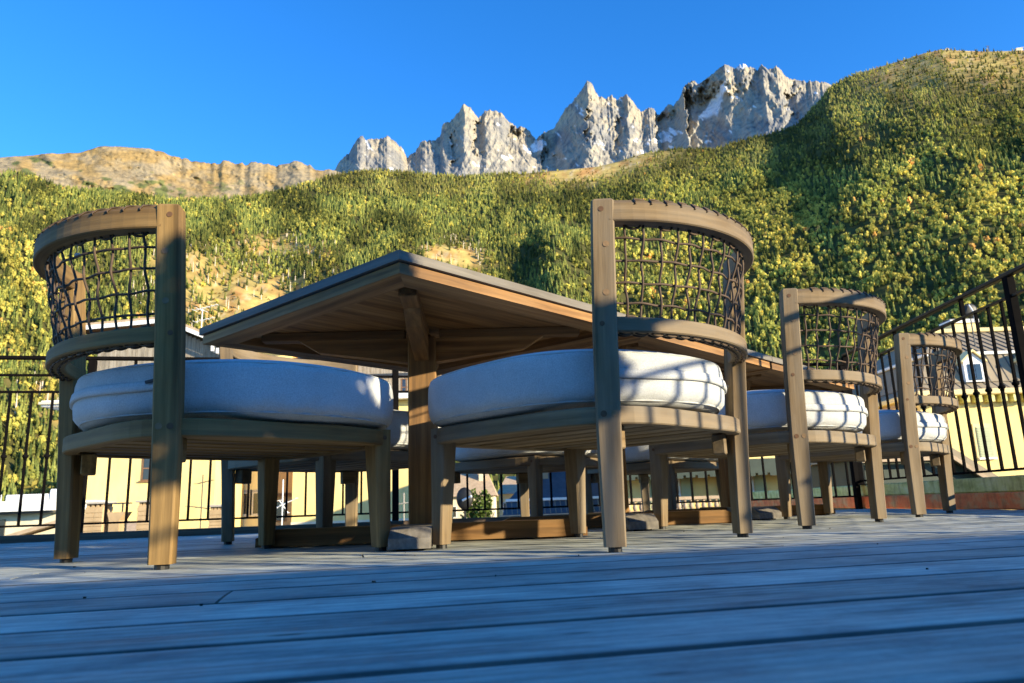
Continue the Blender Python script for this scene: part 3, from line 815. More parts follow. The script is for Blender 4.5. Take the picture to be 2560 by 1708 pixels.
# upstand under the right railing: red course below, mossy course above
up = empty("parapet_curb", (XR, 4.5, 0), -RAZ)
tag(up, "low curb with peeling red paint and mossy top under the right railing", "curb")
mb = MB(); mb.box((.075, -2.1, .045), (.16, 13.8, .09), ch=.006); mb.build("red_course", 'red_paint', up)
mb = MB(); mb.box((.085, -2.1, .1325), (.15, 13.8, .085), ch=.008); mb.build("mossy_course", 'moss', up)

# hotel front behind the camera; its eave shades the foreground boards
hn = -4.6
_sh = Vector((_s.x, _s.y, 0)).normalized(); EAVE = (1.6 - hn) / -(E2[0] * _sh.x + E2[1] * _sh.y) * math.tan(R_(SUN_EL))
hot = empty("hotel_front", tuple(E2 * hn), math.pi / 2 - BAZ)
tag(hot, "cream hotel front with glazed doors at the back of the terrace", "building")
mb = MB(); mb.box((6, -.2, EAVE / 2 - .1), (30, .3, EAVE - .02)); mb.build("wall", 'cream', hot)
mb = MB(); mb.box((6, -.25, EAVE - .07), (30.4, .5, .14), ch=.02); mb.build("eave", 'white', hot)
for i in range(6):
    mb = MB(); mb.box((-6 + i * 3.4, -.03, 1.05), (1.5, .05, 2.0)); w_ = mb.build("glazed_door", 'glassdark', hot)
    mb = MB()
    for sx in (-1, 0, 1): mb.box((-6 + i * 3.4 + sx * .78, -.01, 1.05), (.07, .07, 2.05))
    mb.build("door_frame", 'brown_wood', w_)

# two potted trees added out of view, only to shade the nearest cushions
def shade_tree(x, y, zc, rr_, label):
    root = empty("added_shade_tree", (x, y, 0)); tag(root, label, "potted tree", "added shade trees by the right railing")
    mb = MB(); mb.tube([(0, 0, .0), (0, 0, .02), (0, 0, .36), (0, 0, .38)], [.12, .14, .17, .165], 16); mb.build("pot", 'stone', root)
    mb = MB(); mb.tube([(0, 0, .3), (.01, 0, .6), (0, .01, zc)], [.022, .018, .012], 7); mb.build("trunk", 'curb', root)
    n = 4200; r = np.random.default_rng(int(y * 100) + 900)
    d = r.normal(size=(n, 3)); d /= np.linalg.norm(d, axis=1)[:, None]; p = d * (r.random((n, 1)) ** .45) * np.array(rr_) + np.array([0, 0, zc])
    a1 = r.normal(size=(n, 3)); a1 /= np.linalg.norm(a1, axis=1)[:, None]; a2 = np.cross(a1, r.normal(size=(n, 3))); a2 /= np.linalg.norm(a2, axis=1)[:, None]
    sz_ = r.uniform(.025, .045, (n, 1))
    o = raw_mesh("crown", np.stack([p - a1 * sz_, p + a2 * sz_ * .45, p + a1 * sz_, p - a2 * sz_ * .45], 1).reshape(-1, 3), np.arange(4 * n).reshape(n, 4), M['foliage'], np.repeat(np.array([[.06, .09, .025]]) * r.uniform(.6, 1.4, (n, 1)), 4, 0)); o.parent = root
shade_tree(2.2, .0, 1.37, (.30, .33, .33), "potted standard bay tree by the right railing, nearer the hotel front")
shade_tree(2.2, .34, 1.06, (.20, .16, .13), "potted standard bay tree by the right railing, nearer the chairs")

# ================================================================== FURNITURE
def lerp(a, b, t): return a + (b - a) * t
def post_xy(z):
    t = z / .811; return lerp(.3006, .329, t), lerp(-.2885, -.333, t) + .006 * math.sin(math.pi * t)
def sag(z): return lerp(.116, .150, (z - .51) / .27)
def back_pt(phi, z, off=0.0):
    """point of the curved back; phi -1..1 from post to post, off = outward"""
    w, y0 = post_xy(z); s = sag(z); rad = (w * w + s * s) / (2 * s); half = math.asin(w / rad)
    t = phi * half; cy = y0 - s + rad
    return np.array([(rad + off) * math.sin(t), cy - (rad + off) * math.cos(t), z])
def back_n(phi, z):
    w, y0 = post_xy(z); s = sag(z); rad = (w * w + s * s) / (2 * s); half = math.asin(w / rad); t = phi * half
    return np.array([math.sin(t), -math.cos(t), 0])
def rect(w0, w1, z0, z1, c, ctop=None):
    ct = ctop or c
    return [(w0 + c, z0), (w1 - c, z0), (w1, z0 + c), (w1, z1 - ct), (w1 - ct, z1), (w0 + c, z1), (w0, z1 - c), (w0, z0 + c)]

def build_chair():
    root = empty("dining_chair")
    # back posts, turned to follow the curve of the back
    for sx in (-1, 1):
        th = R_(50) * sx
        tang, nrm = np.array([math.cos(th), math.sin(th), 0]), np.array([math.sin(th), -math.cos(th), 0])
        path, fr, prof = [], [], []
        for z, wt, dp, kick in ((.012, .049, .042, .003), (.10, .051, .043, .001), (.24, .055, .045, 0), (.31, .056, .046, 0), (.5, .056, .046, 0), (.70, .055, .046, 0), (.806, .054, .046, 0), (.811, .046, .038, 0)):
            x, y = post_xy(z)
            path.append(np.array([sx * x, y, z]) + nrm * kick); fr.append((tang, nrm)); c = .004
            prof.append([(-wt / 2 + c, -dp / 2), (wt / 2 - c, -dp / 2), (wt / 2, -dp / 2 + c), (wt / 2, dp / 2 - c), (wt / 2 - c, dp / 2), (-wt / 2 + c, dp / 2), (-wt / 2, dp / 2 - c), (-wt / 2, -dp / 2 + c)])
        mb = MB(); mb.tone = random.uniform(.35, .65); mb.sweep(path, fr, prof)
        p = mb.build("back_post", 'teak', root)
        gl = MB(); gl.tube([np.array([sx * .3006, -.2885, .0]) + nrm * .003, np.array([sx * .3006, -.2885, .0125]) + nrm * .003], .0155, 12); gl.build("foot_glide", 'glide', p, False)
        for z, dt, r, mt in ((.785, .004, .0065, 'peg_dark'), (.70, -.006, .0075, 'peg'), (.585, -.004, .0075, 'peg'), (.512, .007, .006, 'peg_dark'), (.305, -.013, .0075, 'peg'), (.305, .011, .0075, 'peg_dark')):
            x, y = post_xy(z); c = np.array([sx * x, y, z]) + nrm * .0222 + tang * dt * sx
            pg = MB(); pg.disc(c, nrm, r, .0016, 12); pg.build("peg", mt, p)
    # front legs, tapered on the inner faces
    for sx in (-1, 1):
        path = [(0, 0, z) for z in (.012, .2, .285, .326, .329)]
        prof = []
        for w in (.040, .050, .054, .054, .048):
            a = .027; c = .004
            lo = a - w
            prof.append([(lo + c, lo), (a - c, lo), (a, lo + c), (a, a - c), (a - c, a), (lo + c, a), (lo, a - c), (lo, lo + c)])
        path = [np.array([sx * .2944, .2884, z]) for (_, _, z) in path]
        fr = [((sx, 0, 0), (0, 1, 0))] * 5
        mb = MB(); mb.tone = random.uniform(.35, .65); mb.sweep(path, fr, prof if sx > 0 else prof)
        if sx < 0: mb.f = [q[::-1] for q in mb.f]
        p = mb.build("front_leg", 'teak', root)
        gl = MB(); gl.tube([(sx * .301, .295, 0), (sx * .301, .295, .0125)], .0155, 12); gl.build("foot_glide", 'glide', p)
        for q, nn in (((sx * .3214, .292, .306), (sx, 0, 0)), ((sx * .290, .3154, .306), (0, 1, 0))):
            pg = MB(); pg.disc(q, nn, .006, .0016, 12); pg.build("peg", 'peg_dark', p)
    # round seat frame: four curved rails
    def ring(a0, a1, name):
        n = 18; path, fr = [], []
        for i in range(n + 1):
            a = R_(lerp(a0, a1, i / n)); e_ = 4.4; rho = .343 / (abs(math.sin(a)) ** e_ + abs(math.cos(a)) ** e_) ** (1 / e_)
            gx = abs(math.sin(a)) ** (e_ - 1) * math.copysign(1, math.sin(a)); gy = abs(math.cos(a)) ** (e_ - 1) * math.copysign(1, math.cos(a)); gl_ = math.hypot(gx, gy)
            path.append(np.array([rho * math.sin(a), rho * math.cos(a), .305])); fr.append(((gx / gl_, gy / gl_, 0), (0, 0, 1)))
        mb = MB(); mb.tone = random.uniform(.3, .7); mb.sweep(path, fr, rect(-.022, .0175, -.0205, .0205, .003)); return mb.build(name, 'teak', root)
    ring(-43, 43, "seat_rail"); ring(48, 131, "seat_rail"); ring(137, 223, "seat_rail"); ring(229, 312, "seat_rail")
    for i in range(7):
        x = -.27 + i * .09; L = 2 * (.325 ** 4 - min(abs(x), .3) ** 4) ** (1 / 4)
        mb = MB(); mb.tone = random.random(); mb.box((x, 0, .296), (.062, L, .016), ch=.002); mb.build("slat", 'teak', root)
    for sx in (-1, 1):
        mb = MB(); mb.tone = random.random(); mb.box((sx * .262, -.268, .258), (.06, .036, .055), rz3(sx * .35), 0, .003); mb.build("corner_block", 'teak', root)
    # curved back rails
    def brail(zc, h, t, name, top_ch):
        n = 26; path, fr = [], []
        for i in range(n + 1):
            ph = lerp(-.965, .965, i / n); path.append(back_pt(ph, zc)); fr.append((back_n(ph, zc), (0, 0, 1)))
        mb = MB(); mb.tone = random.uniform(.35, .6); mb.sweep(path, fr, rect(-t / 2, t / 2 - .001, -h / 2, h / 2, .003, top_ch)); return mb.build(name, 'teak', root)
    ZT, ZL = .782, .511
    tr = brail(ZT, .056, .046, "top_rail", .011)
    lr = brail(ZL, .036, .046, "lower_rail", .003)
    # woven cords
    NV, r = 15, .0030
    phs = [lerp(-.90, .90, (i + .5) / NV) + random.uniform(-.01, .01) for i in range(NV)]
    zh = [.565, .616, .668, .720]
    for i, ph in enumerate(phs):
        pts = []; lean = (.03 if i % 2 else -.02) * random.uniform(.3, 1)
        zz = [.522] + zh + [.758]
        kn = [random.uniform(-.007, .007) for _ in zz]; kn[0] *= .4
        for j in range(len(zz) * 5 - 4):
            f = j / 5; a = int(min(f, len(zz) - 1.001)); q = f - a; q2 = q * q * (3 - 2 * q)
            z = lerp(zz[a], zz[a + 1], q) if a + 1 < len(zz) else zz[-1]
            k = lerp(kn[a], kn[min(a + 1, len(kn) - 1)], q2)
            sgn = lambda m: (1 if (m + i) % 2 else -1) if 1 <= m <= 4 else 0
            off = lerp(sgn(a), sgn(a + 1), q2) * .0042
            pts.append(back_pt(ph + k + lean * (z - .65) * 4, z, off - .004))
        mb = MB(); mb.tube(pts, r, 6); mb.build("cord", 'cord', root, True)
    for m, z in enumerate(zh):
        pts = []
        for j in range(75):
            ph = lerp(-.955, .955, j / 74)
            wv = -math.cos(math.pi * ((ph + .90) / 1.8 * NV - .5 + m)) * .003
            pts.append(back_pt(ph, z + .0018 * math.sin(ph * 5 + m * 2) + .0009 * math.sin(ph * 23 + m), wv - .004))
        mb = MB(); mb.tube(pts, r, 6); mb.build("cord", 'cord', root, True)
    # lacing over the top rail, round the lower rail and at the posts
    lc = MB()
    NS = 17
    for i in range(NS):
        ph = lerp(-.80, .84, i / (NS - 1)); o_ = .0225
        z0 = ZT + .028
        P = [back_pt(ph, ZT, o_ + .0016) + np.array([0, 0, .013]), back_pt(ph, ZT, o_ + .001) + np.array([0, 0, .018]), back_pt(ph, ZT, o_ - .011) + np.array([0, 0, .0302])]
        P.append(back_pt(ph + .035, ZT, o_ - .013) + np.array([0, 0, .0305])); P.append(back_pt(ph + .075, ZT, o_ - .016) + np.array([0, 0, .0303]))
        lc.tube(P, r * .8, 6)
    for i in range(16):
        ph = lerp(-.86, .86, i / 15)
        for (zz, dz, rr, of) in ((ZL - .018, -1, .006, .006), (ZL - .018, -1, .006, -.010)):
            pts = []
            for j in range(9):
                a = math.pi * j / 8; pts.append(back_pt(ph - .045 * math.cos(a), ZL, of + .004 * math.sin(a)) + np.array([0, 0, dz * (.017 + rr * math.sin(a))]))
            lc.tube(pts, r * .85, 6)
        if i % 2 == 0:
            for (base, dz) in ((ZL, 1), (ZT, -1)):
                hh = .018 if dz > 0 else .028
                pts = [back_pt(ph + .06 - .05 * math.cos(math.pi * j / 8), base, -.008) + np.array([0, 0, dz * (hh - .001 + .010 * math.sin(math.pi * j / 8))]) for j in range(9)]
                lc.tube(pts, r, 6)
    for sx in (-1, 1):
        for z in [.572, .60, .65, .70, .74]:
            pts = [back_pt(sx * .93, z + .016 * math.cos(2 * math.pi * j / 12), -.012 + .008 * math.sin(2 * math.pi * j / 12)) for j in range(12)]
            lc.tube(pts, r, 6, closed=True)
    tag(lc.build("lacing", 'cord', root, True), kind="stuff")
    return root

def build_cushion():
    """thick round cushion: body, two piped seams, zip flap at the back"""
    NA = 120
    def Rr(a):
        fr_ = .5 + .5 * math.sin(a); n = lerp(2.0, 2.75, fr_); c, s = abs(math.cos(a)), abs(math.sin(a))
        return lerp(.392, .397, fr_) / ((c ** n + s ** n) ** (1 / n))
    cy = .018
    prof = [(-1, .334), (-.7, .333), (-.35, .3305), (-.12, .3285), (-.06, .331), (-.034, .3355), (-.016, .342), (-.006, .350), (.002, .360), (.0055, .375), (.007, .392), (.0072, .412), (.0068, .43), (.006, .446), (.0035, .457), (-.004, .4635), (-.016, .4685), (-.045, .477), (-.1, .487), (-.2, .496), (-.3, .500), (-1, .502)]
    vs, gr, fs = [], [], []
    np_ = len(prof)
    for k, (d, z) in enumerate(prof):
        for i in range(NA):
            a = 2 * math.pi * i / NA; R = Rr(a)
            rr = max(R + d, .001) if d > -.9 else .001
            pk = .0030 * math.sin(a * 23 + 1.3 * math.sin(a * 5)) * math.exp(-((z - .352) / .014) ** 2) + .0016 * math.sin(a * 19 + 2 * math.sin(a * 3)) * math.exp(-((z - .455) / .012) ** 2)
            bl = .004 * math.sin(a * 3 + .7) + .003 * math.sin(a * 5 + 2)
            rr = rr + pk + (bl * .8 if d > -.9 else 0)
            vs.append((rr * math.cos(a), rr * math.sin(a) + cy, z + (.003 * math.sin(a * 2 + 1) if z > .43 else .0015 * math.sin(a * 4) if z < .35 else 0)))
            gr.append((a * .4, z + max(d, -.4), 0))
    for k in range(np_ - 1):
        for i in range(NA):
            fs.append((k * NA + i, k * NA + (i + 1) % NA, (k + 1) * NA + (i + 1) % NA, (k + 1) * NA + i))
    mb = MB(); mb.add(vs, fs, gr)
    body = mb.build("seat_cushion", 'linen', None, True)
    for z, d in ((.3455, -.0115), (.4605, -.0005)):
        pts = []
        for i in range(NA):
            a = 2 * math.pi * i / NA; bl = .004 * math.sin(a * 3 + .7) + .003 * math.sin(a * 5 + 2)
            rr = Rr(a) + d + bl * .8; pts.append((rr * math.cos(a), rr * math.sin(a) + cy, z + (.003 * math.sin(a * 2 + 1) if z > .43 else 0)))
        m2 = MB(); m2.tube(pts, .0024, 6, closed=True); m2.build("piping", 'seam', body, True)
    path, fr, pr = [], [], []
    for i in range(41):
        a = R_(lerp(227, 313, i / 40)); bl = .004 * math.sin(a * 3 + .7) + .003 * math.sin(a * 5 + 2)
        rr = Rr(a) + .0095 + bl * .8
        path.append(np.array([rr * math.cos(a), rr * math.sin(a) + cy, .4085 + .0015 * math.sin(a * 7)])); fr.append(((math.cos(a), math.sin(a), 0), (0, 0, 1)))
        q = min(1, i / 4, (40 - i) / 4)
        pr.append([(-.004, -.012), (.0036 * q + .001, -.0115), (.004 * q + .001, -.003), (.002 * q + .001, .010), (-.004, .013)])
    m2 = MB(); m2.sweep(path, fr, pr); m2.build("zip_flap", 'linen', body, True)
    a = R_(306); rr = Rr(a) + .014
    m2 = MB(); m2.box((rr * math.cos(a), rr * math.sin(a) + cy, .418), (.006, .036, .007), rz3(a) @ np.array([[1, 0, 0], [0, .98, -.2], [0, .2, .98]]), ch=.001); m2.build("zip_pull", 'tag', body)
    return body

chair0 = build_chair(); cush0 = build_cushion()
CH = [  # x, y, azimuth of the front, chair label, cushion label
    (-.797, 2.085, 42.4, "teak chair at the near end of the table, nearest on the left", "pale blue-lit linen cushion on the leftmost chair"),
    (.208, 2.142, -46.9, "tall-backed teak chair in the centre right foreground, front of its row", "big linen cushion on the centre right foreground chair"),
    (.975, 2.98, -43.8, "middle teak chair of the row of three on the right", "linen cushion on the middle chair of the right row"),
    (1.729, 3.786, -49.5, "smallest looking teak chair, farthest of the row, beside the right railing", "linen cushion on the farthest chair by the right railing"),
    (-.71, 3.04, 128.0, "teak chair behind the nearest table pedestal, facing the camera", "linen cushion half hidden behind the nearest table pedestal"),
    (.06, 3.88, 131.0, "teak chair on the far side of the middle table, seen under the front chair", "linen cushion seen beneath the front chair on the far side"),
    (.86, 4.72, 134.0, "teak chair on the far side of the last table", "linen cushion on the chair beyond the last table"),
]
for i, (x, y, az_, lab, cl_) in enumerate(CH):
    c = chair0 if i == 0 else copy_tree(chair0)
    c.location = (x, y, 0); c.rotation_euler = (0, 0, -R_(az_)); tag(c, lab, "chair", "curved-back teak dining chairs")
    q = cush0 if i == 0 else copy_tree(cush0)
    q.location = (x, y, 0); q.rotation_euler = (0, 0, -R_(az_ + random.uniform(-2, 2))); tag(q, cl_, "cushion", "round linen seat cushions")
for ch_ in list(chair0.children):
    if ch_.data and ch_.data.materials and ch_.data.materials[0] == M['teak']:
        ch_.data = ch_.data.copy(); ch_.data.materials[0] = M['teak_gold']
# little white swing tag on the left chair's top rail
mb = MB(); p = back_pt(.25, .752, -.018)
mb.tube([p + np.array([0, 0, .03]), p, p - np.array([0, 0, .012])], .0006, 5); mb.box(p - np.array([0, 0, .02]), (.012, .0015, .008), rz3(.6))
mb.build("swing_tag", 'paper', chair0)

def build_table():
    root = empty("dining_table")
    H, S = .758, .555
    def frame(s, w, z0, z1, mat, nm):
        for k in range(4):
            rot = rz3(k * math.pi / 2)[:2, :2]
            poly = [tuple(rot @ np.array(p)) for p in ((-s, -s), (s, -s), (s - w, -s + w), (-s + w, -s + w))]
            g_ = rot @ np.array([1, 0])
            mb = MB(); mb.tone = random.uniform(.3, .7); mb.prism(poly, z0, z1, tuple(g_)); mb.build(nm, mat, root)
    frame(S, .10, .733, H, 'teak_grey', "top_border")
    inner = S - .1015; n = 6; w = 2 * inner / n
    for i in range(n):
        mb = MB(); mb.tone = random.random(); mb.box((-0, -inner + (i + .5) * w, .7465), (2 * inner, w - .004, .0215), grain=0, ch=.0015)
        mb.build("top_plank", 'teak_warm', root)
    frame(S - .010, .088, .700, .729, 'teak_warm', "under_border")
    mb = MB(); mb.prism([(-inner - .03, -inner - .03), (inner + .03, -inner - .03), (inner + .03, inner + .03), (-inner - .03, inner + .03)], .7295, .7325); mb.build("under_panel", 'teak_warm', root)
    d = rz3(math.pi / 4)
    mb = MB(); mb.tone = .5; mb.box((0, 0, .378), (.097, .097, .642), d, 2, .004); mb.build("pedestal", 'teak_warm', root)
    for k in range(4):
        rt = rz3(math.pi / 4 + k * math.pi / 2)
        def P(x, y, z): return rt @ np.array([x, y, z])
        mb = MB(); mb.tone = random.random(); mb.box(P(.31, 0, .714), (.50, .052, .030), rt, 0, .003); mb.build("batten", 'teak_warm', root)
        mb = MB(); mb.tone = random.random()
        poly = [(.049, .612), (.36, .655), (.43, .698), (.049, .698)]
        vs = [P(x, -.024, z) for x, z in poly] + [P(x, .024, z) for x, z in poly]
        gr = [(x, -.024, z) for x, z in poly] + [(x, .024, z) for x, z in poly]
        mb.add(vs, [(0, 1, 2, 3), (7, 6, 5, 4), (0, 4, 5, 1), (1, 5, 6, 2), (2, 6, 7, 3), (3, 7, 4, 0)], gr); mb.build("bracket", 'teak_warm', root)
        mb = MB(); mb.tone = random.random()
        poly = [(.03, .006), (.545, .006), (.545, .034), (.475, .061), (.03, .061)]
        vs = [P(x, -.056, z) for x, z in poly] + [P(x, .056, z) for x, z in poly]
        gr = [(x, -.056, z) for x, z in poly] + [(x, .056, z) for x, z in poly]
        n_ = 5
        if k % 2: vs = [v + np.array([0, 0, -.0015]) for v in vs]
        mb.add(vs, [tuple(range(5)), tuple(range(9, 4, -1))] + [(i, n_ + i, n_ + (i + 1) % n_, (i + 1) % n_) for i in range(n_)], gr); fo = mb.build("foot_beam", 'teak_warm' if k in (1, 3, 0) else 'teak_grey', root)
        mb = MB(); mb.box(P(.49, 0, .0035), (.06, .07, .0065), rt); mb.build("foot_pad", 'glide', fo)
    return root
TAZ = 42.27
ud = np.array([math.sin(R_(TAZ)), math.cos(R_(TAZ)), 0])
t0 = build_table()
for i, lab in enumerate(("nearest square teak table, its corner pointing towards the camera", "middle square teak table, mostly hidden by the centre chair", "farthest square teak table, edge showing between the right-hand chairs")):
    t_ = t0 if i == 0 else copy_tree(t0)
    t_.location = tuple(np.array([-.318, 2.596, 0]) + ud * 1.128 * i); t_.rotation_euler = (0, 0, math.pi / 2 - R_(TAZ) + (0, .006, -.01)[i])
    tag(t_, lab, "table", "square teak tables set end to end")

# ================================================================== VILLAGE
def thing(name, label, cat, group=None, loc=(0, 0, 0), rz=0.0):
    o = empty(name, loc, rz); tag(o, label, cat, group); return o
def part(parent, name, mat, *boxes, ch=0.0):
    mb = MB(); mb.tone = random.uniform(.3, .7)
    for (x0, x1, y0, y1, z0, z1) in boxes:
        mb.box(((x0 + x1) / 2, (y0 + y1) / 2, (z0 + z1) / 2), (abs(x1 - x0), abs(y1 - y0), abs(z1 - z0)), ch=ch)
    return mb.build(name, mat, parent)
def poly_part(parent, name, mat, poly, y0, y1):
    """x-z outline extruded along y"""
    n = len(poly); mb = MB(); mb.tone = random.uniform(.3, .7)
    vs = [(x, y0, z) for x, z in poly] + [(x, y1, z) for x, z in poly]
    mb.add(vs, [tuple(range(n)), tuple(range(2 * n - 1, n - 1, -1))] + [(i, n + i, n + (i + 1) % n, (i + 1) % n) for i in range(n)])
    return mb.build(name, mat, parent)
def window(parent, x, z, w, h, y, frame='brown_wood', shutters=None, sill='white', surround=None, cross=True):
    """window on a wall at y (front face towards -y); x,z = centre"""
    if surround:
        part(parent, "window_surround", surround, (x - w / 2 - .14, x - w / 2, y - .05, y + .05, z - h / 2, z + h / 2), (x + w / 2, x + w / 2 + .14, y - .05, y + .05, z - h / 2, z + h / 2), (x - w / 2 - .14, x + w / 2 + .14, y - .06, y + .05, z + h / 2, z + h / 2 + .16))
    p = part(parent, "window", 'glassdark', (x - w / 2, x + w / 2, y - .012, y + .04, z - h / 2, z + h / 2))
    t = .07
    bs = [(x - w / 2, x - w / 2 + t, y - .05, y - .012, z - h / 2, z + h / 2), (x + w / 2 - t, x + w / 2, y - .05, y - .012, z - h / 2, z + h / 2),
          (x - w / 2 + t, x + w / 2 - t, y - .048, y - .012, z + h / 2 - t, z + h / 2), (x - w / 2 + t, x + w / 2 - t, y - .048, y - .012, z - h / 2, z - h / 2 + t)]
    if cross:
        bs += [(x - t / 2, x + t / 2, y - .055, y - .012, z - h / 2 + t, z + h / 2 - t), (x - w / 2 + t, x + w / 2 - t, y - .04, y - .012, z - .03, z + .03)]
    part(p, "window_frame", frame, *bs)
    if sill: part(p, "sill", sill, (x - w / 2 - .1, x + w / 2 + .1, y - .13, y - .01, z - h / 2 - .09, z - h / 2 - .004))
    if shutters:
        for sx in (-1, 1):
            cx = x + sx * (w / 2 + w * .27) if shutters != 'closed' else x + sx * w * .26
            sh = part(parent, "shutter", 'shutter', (cx - w * .24, cx + w * .24, y - .085, y - .058, z - h / 2, z + h / 2))
            for q in range(12):
                zz = z - h / 2 + h * (q + .5) / 12
                if abs(zz - z) < h * .04: continue
                part(sh, "louvre", 'shutter', (cx - w * .19, cx + w * .19, y - .098, y - .0852, zz - h * .022, zz + h * .022))

ROOFS = "village houses below the terrace"
# yellow apartment house on the left
h = thing("apartment_house", "tall yellow house with a brown window seen under the left chair", "house", ROOFS)
part(h, "wall", 'yellow', (-27.25, -17.95, 45, 56, -9.3, 6.85))
part(h, "eave", 'white', (-28.25, -17.6, 44.2, 56.5, 6.86, 7.22)); part(h, "gutter", 'pale', (-28.3, -17.5, 44.0, 44.2, 6.98, 7.12))
window(h, -21.45, 3.05, 1.75, 1.45, 45, 'brown_wood', None, 'brown_wood')
window(h, -21.45, -3.4, 1.75, 1.45, 45, 'brown_wood', None, 'brown_wood'); window(h, -25.2, 5.2, 1.2, 1.4, 45); window(h, -19.3, 5.2, 1.2, 1.4, 45)
# cream house beside it
h = thing("cream_house", "pale cream house with a pair of stone framed windows under the left chair", "house", ROOFS)
part(h, "wall", 'cream', (-20.4, -15.75, 50, 60, -9.3, 7.6)); part(h, "eave", 'white', (-20.8, -15.4, 49.4, 60.4, 7.61, 7.95))
window(h, -17.87, .85, .62, 1.45, 50, 'pale', None, 'pale', 'concrete', False); window(h, -17.08, .85, .62, 1.45, 50, 'pale', None, 'pale', 'concrete', False)
window(h, -19.25, 2.35, .5, 1.5, 50, 'pale', None, None, 'concrete', False)
# ochre lean-to
h = thing("ochre_annexe", "narrow ochre annexe wedged between the yellow houses", "house", ROOFS)
part(h, "wall", 'ochre', (-15.7, -13.95, 48.6, 58, 1.25, 6.2)); part(h, "garage_front", 'stone', (-15.7, -13.95, 48.7, 58, -9.3, 1.24)); part(h, "lintel", 'brown_wood', (-15.72, -13.94, 48.5, 48.7, 1.2, 1.42))
window(h, -15.1, .3, .7, 1.3, 48.7, 'brown_wood', None, None, None, False)
# second yellow house
h = thing("yellow_house", "plain yellow house behind the nearest table pedestal", "house", ROOFS)
part(h, "wall", 'yellow', (-13.9, -4.9, 47, 58, -9.3, 6.9)); part(h, "eave", 'white', (-14.3, -4.4, 46.2, 58.4, 6.91, 7.3))
for x in (-11.6, -8.8, -6.3): window(h, x, 4.2, 1.0, 1.5, 47, 'brown_wood', None, 'white')
part(h, "string_course", 'pale', (-13.92, -4.88, 46.93, 47, -.62, -.4))
# timber chalet behind
h = thing("timber_chalet", "weathered timber chalet with white eaves seen through the left chair back", "chalet", ROOFS)
yw = 62.0
part(h, "wall", 'cream', (-35.2, -24.4, yw, 72, -9.3, 9.0))
xs = np.arange(-35.2, -24.4, .36)
def roof_z(x): return 16.5 - (.06 * (-29 - x) if x < -29 else .44 * (x + 29))
for x in xs:
    part(h, "board", 'clad', (x, x + .345, yw - .06 - random.uniform(0, .02), yw + .1, 9.0, roof_z(x + .17) - .62))
for nm, mat, o0, o1, y0, y1 in (("roof", 'tile', -.04, .18, yw - 1.5, 73), ("soffit", 'brown_wood', -.34, -.05, yw - 1.2, 72.5)):
    poly = [(-36.4, 16.06 + o0), (-29, 16.5 + o0), (-23.9, 14.26 + o0), (-23.9, 14.26 + o1), (-29, 16.5 + o1), (-36.4, 16.06 + o1)]
    poly_part(h, nm, mat, poly, y0, y1)
poly_part(h, "barge_board", 'white', [(-36.4, 15.66), (-29, 16.10), (-23.9, 13.86), (-23.9, 14.20), (-29, 16.44), (-36.4, 16.0)], yw - 1.6, yw - 1.5)
# long clad range on the right of the chalet
h = thing("timber_range", "long grey timber clad building under the table edge", "house", ROOFS)
part(h, "wall", 'cream', (-19.3, -7.5, 63.6, 74, -9.3, 9.6)); part(h, "upper_wall", 'brown_wood', (-19.28, -7.52, 63.62, 74, 9.61, 15.6))
for x in np.arange(-19.3, -7.6, .37): part(h, "board", 'clad', (x, x + .352, 63.5 - random.uniform(0, .03), 63.6, 9.7, 15.3))
part(h, "floor_beam", 'dark_metal', (-19.4, -7.4, 63.2, 63.5, 11.35, 11.6)); poly_part(h, "roof", 'zinc', [(-20, 15.3), (-7, 15.3), (-7, 15.7), (-20, 15.7)], 62.4, 75)
for x in (-9.2, -11.6): window(h, x, 10.4, .9, 1.5, 63.5, 'brown_wood', None, None)
# small yellow gabled house
h = thing("gabled_house", "small golden yellow house with white roof edges left of the table leg", "house", ROOFS)
part(h, "wall", 'yellow', (-22.6, -17.6, 58, 66, -9.3, 12.75)); part(h, "side_wall", 'ochre', (-17.6, -16.2, 58.6, 66, -9.3, 13.2))
poly_part(h, "roof", 'tile', [(-23.9, 13.95), (-21.6, 12.85), (-16, 13.2), (-16, 13.5), (-21.6, 13.2), (-23.8, 14.3)], 57.0, 67)
poly_part(h, "barge_board", 'white', [(-23.9, 13.75), (-21.6, 12.62), (-16, 12.98), (-16, 13.18), (-21.6, 12.84), (-23.9, 13.94)], 56.9, 57.02)
for i in range(5): part(h, "corbel", 'white', (-23.6 + i * .42, -23.4 + i * .42, 57.1, 58, 13.2 - i * .21 - .42, 13.2 - i * .21))
window(h, -20.6, 12.0, .62, .62, 58, 'white', None, 'white', None, False); window(h, -16.95, 12.5, .62, 1.3, 58.6, 'brown_wood', None, None, None, False)
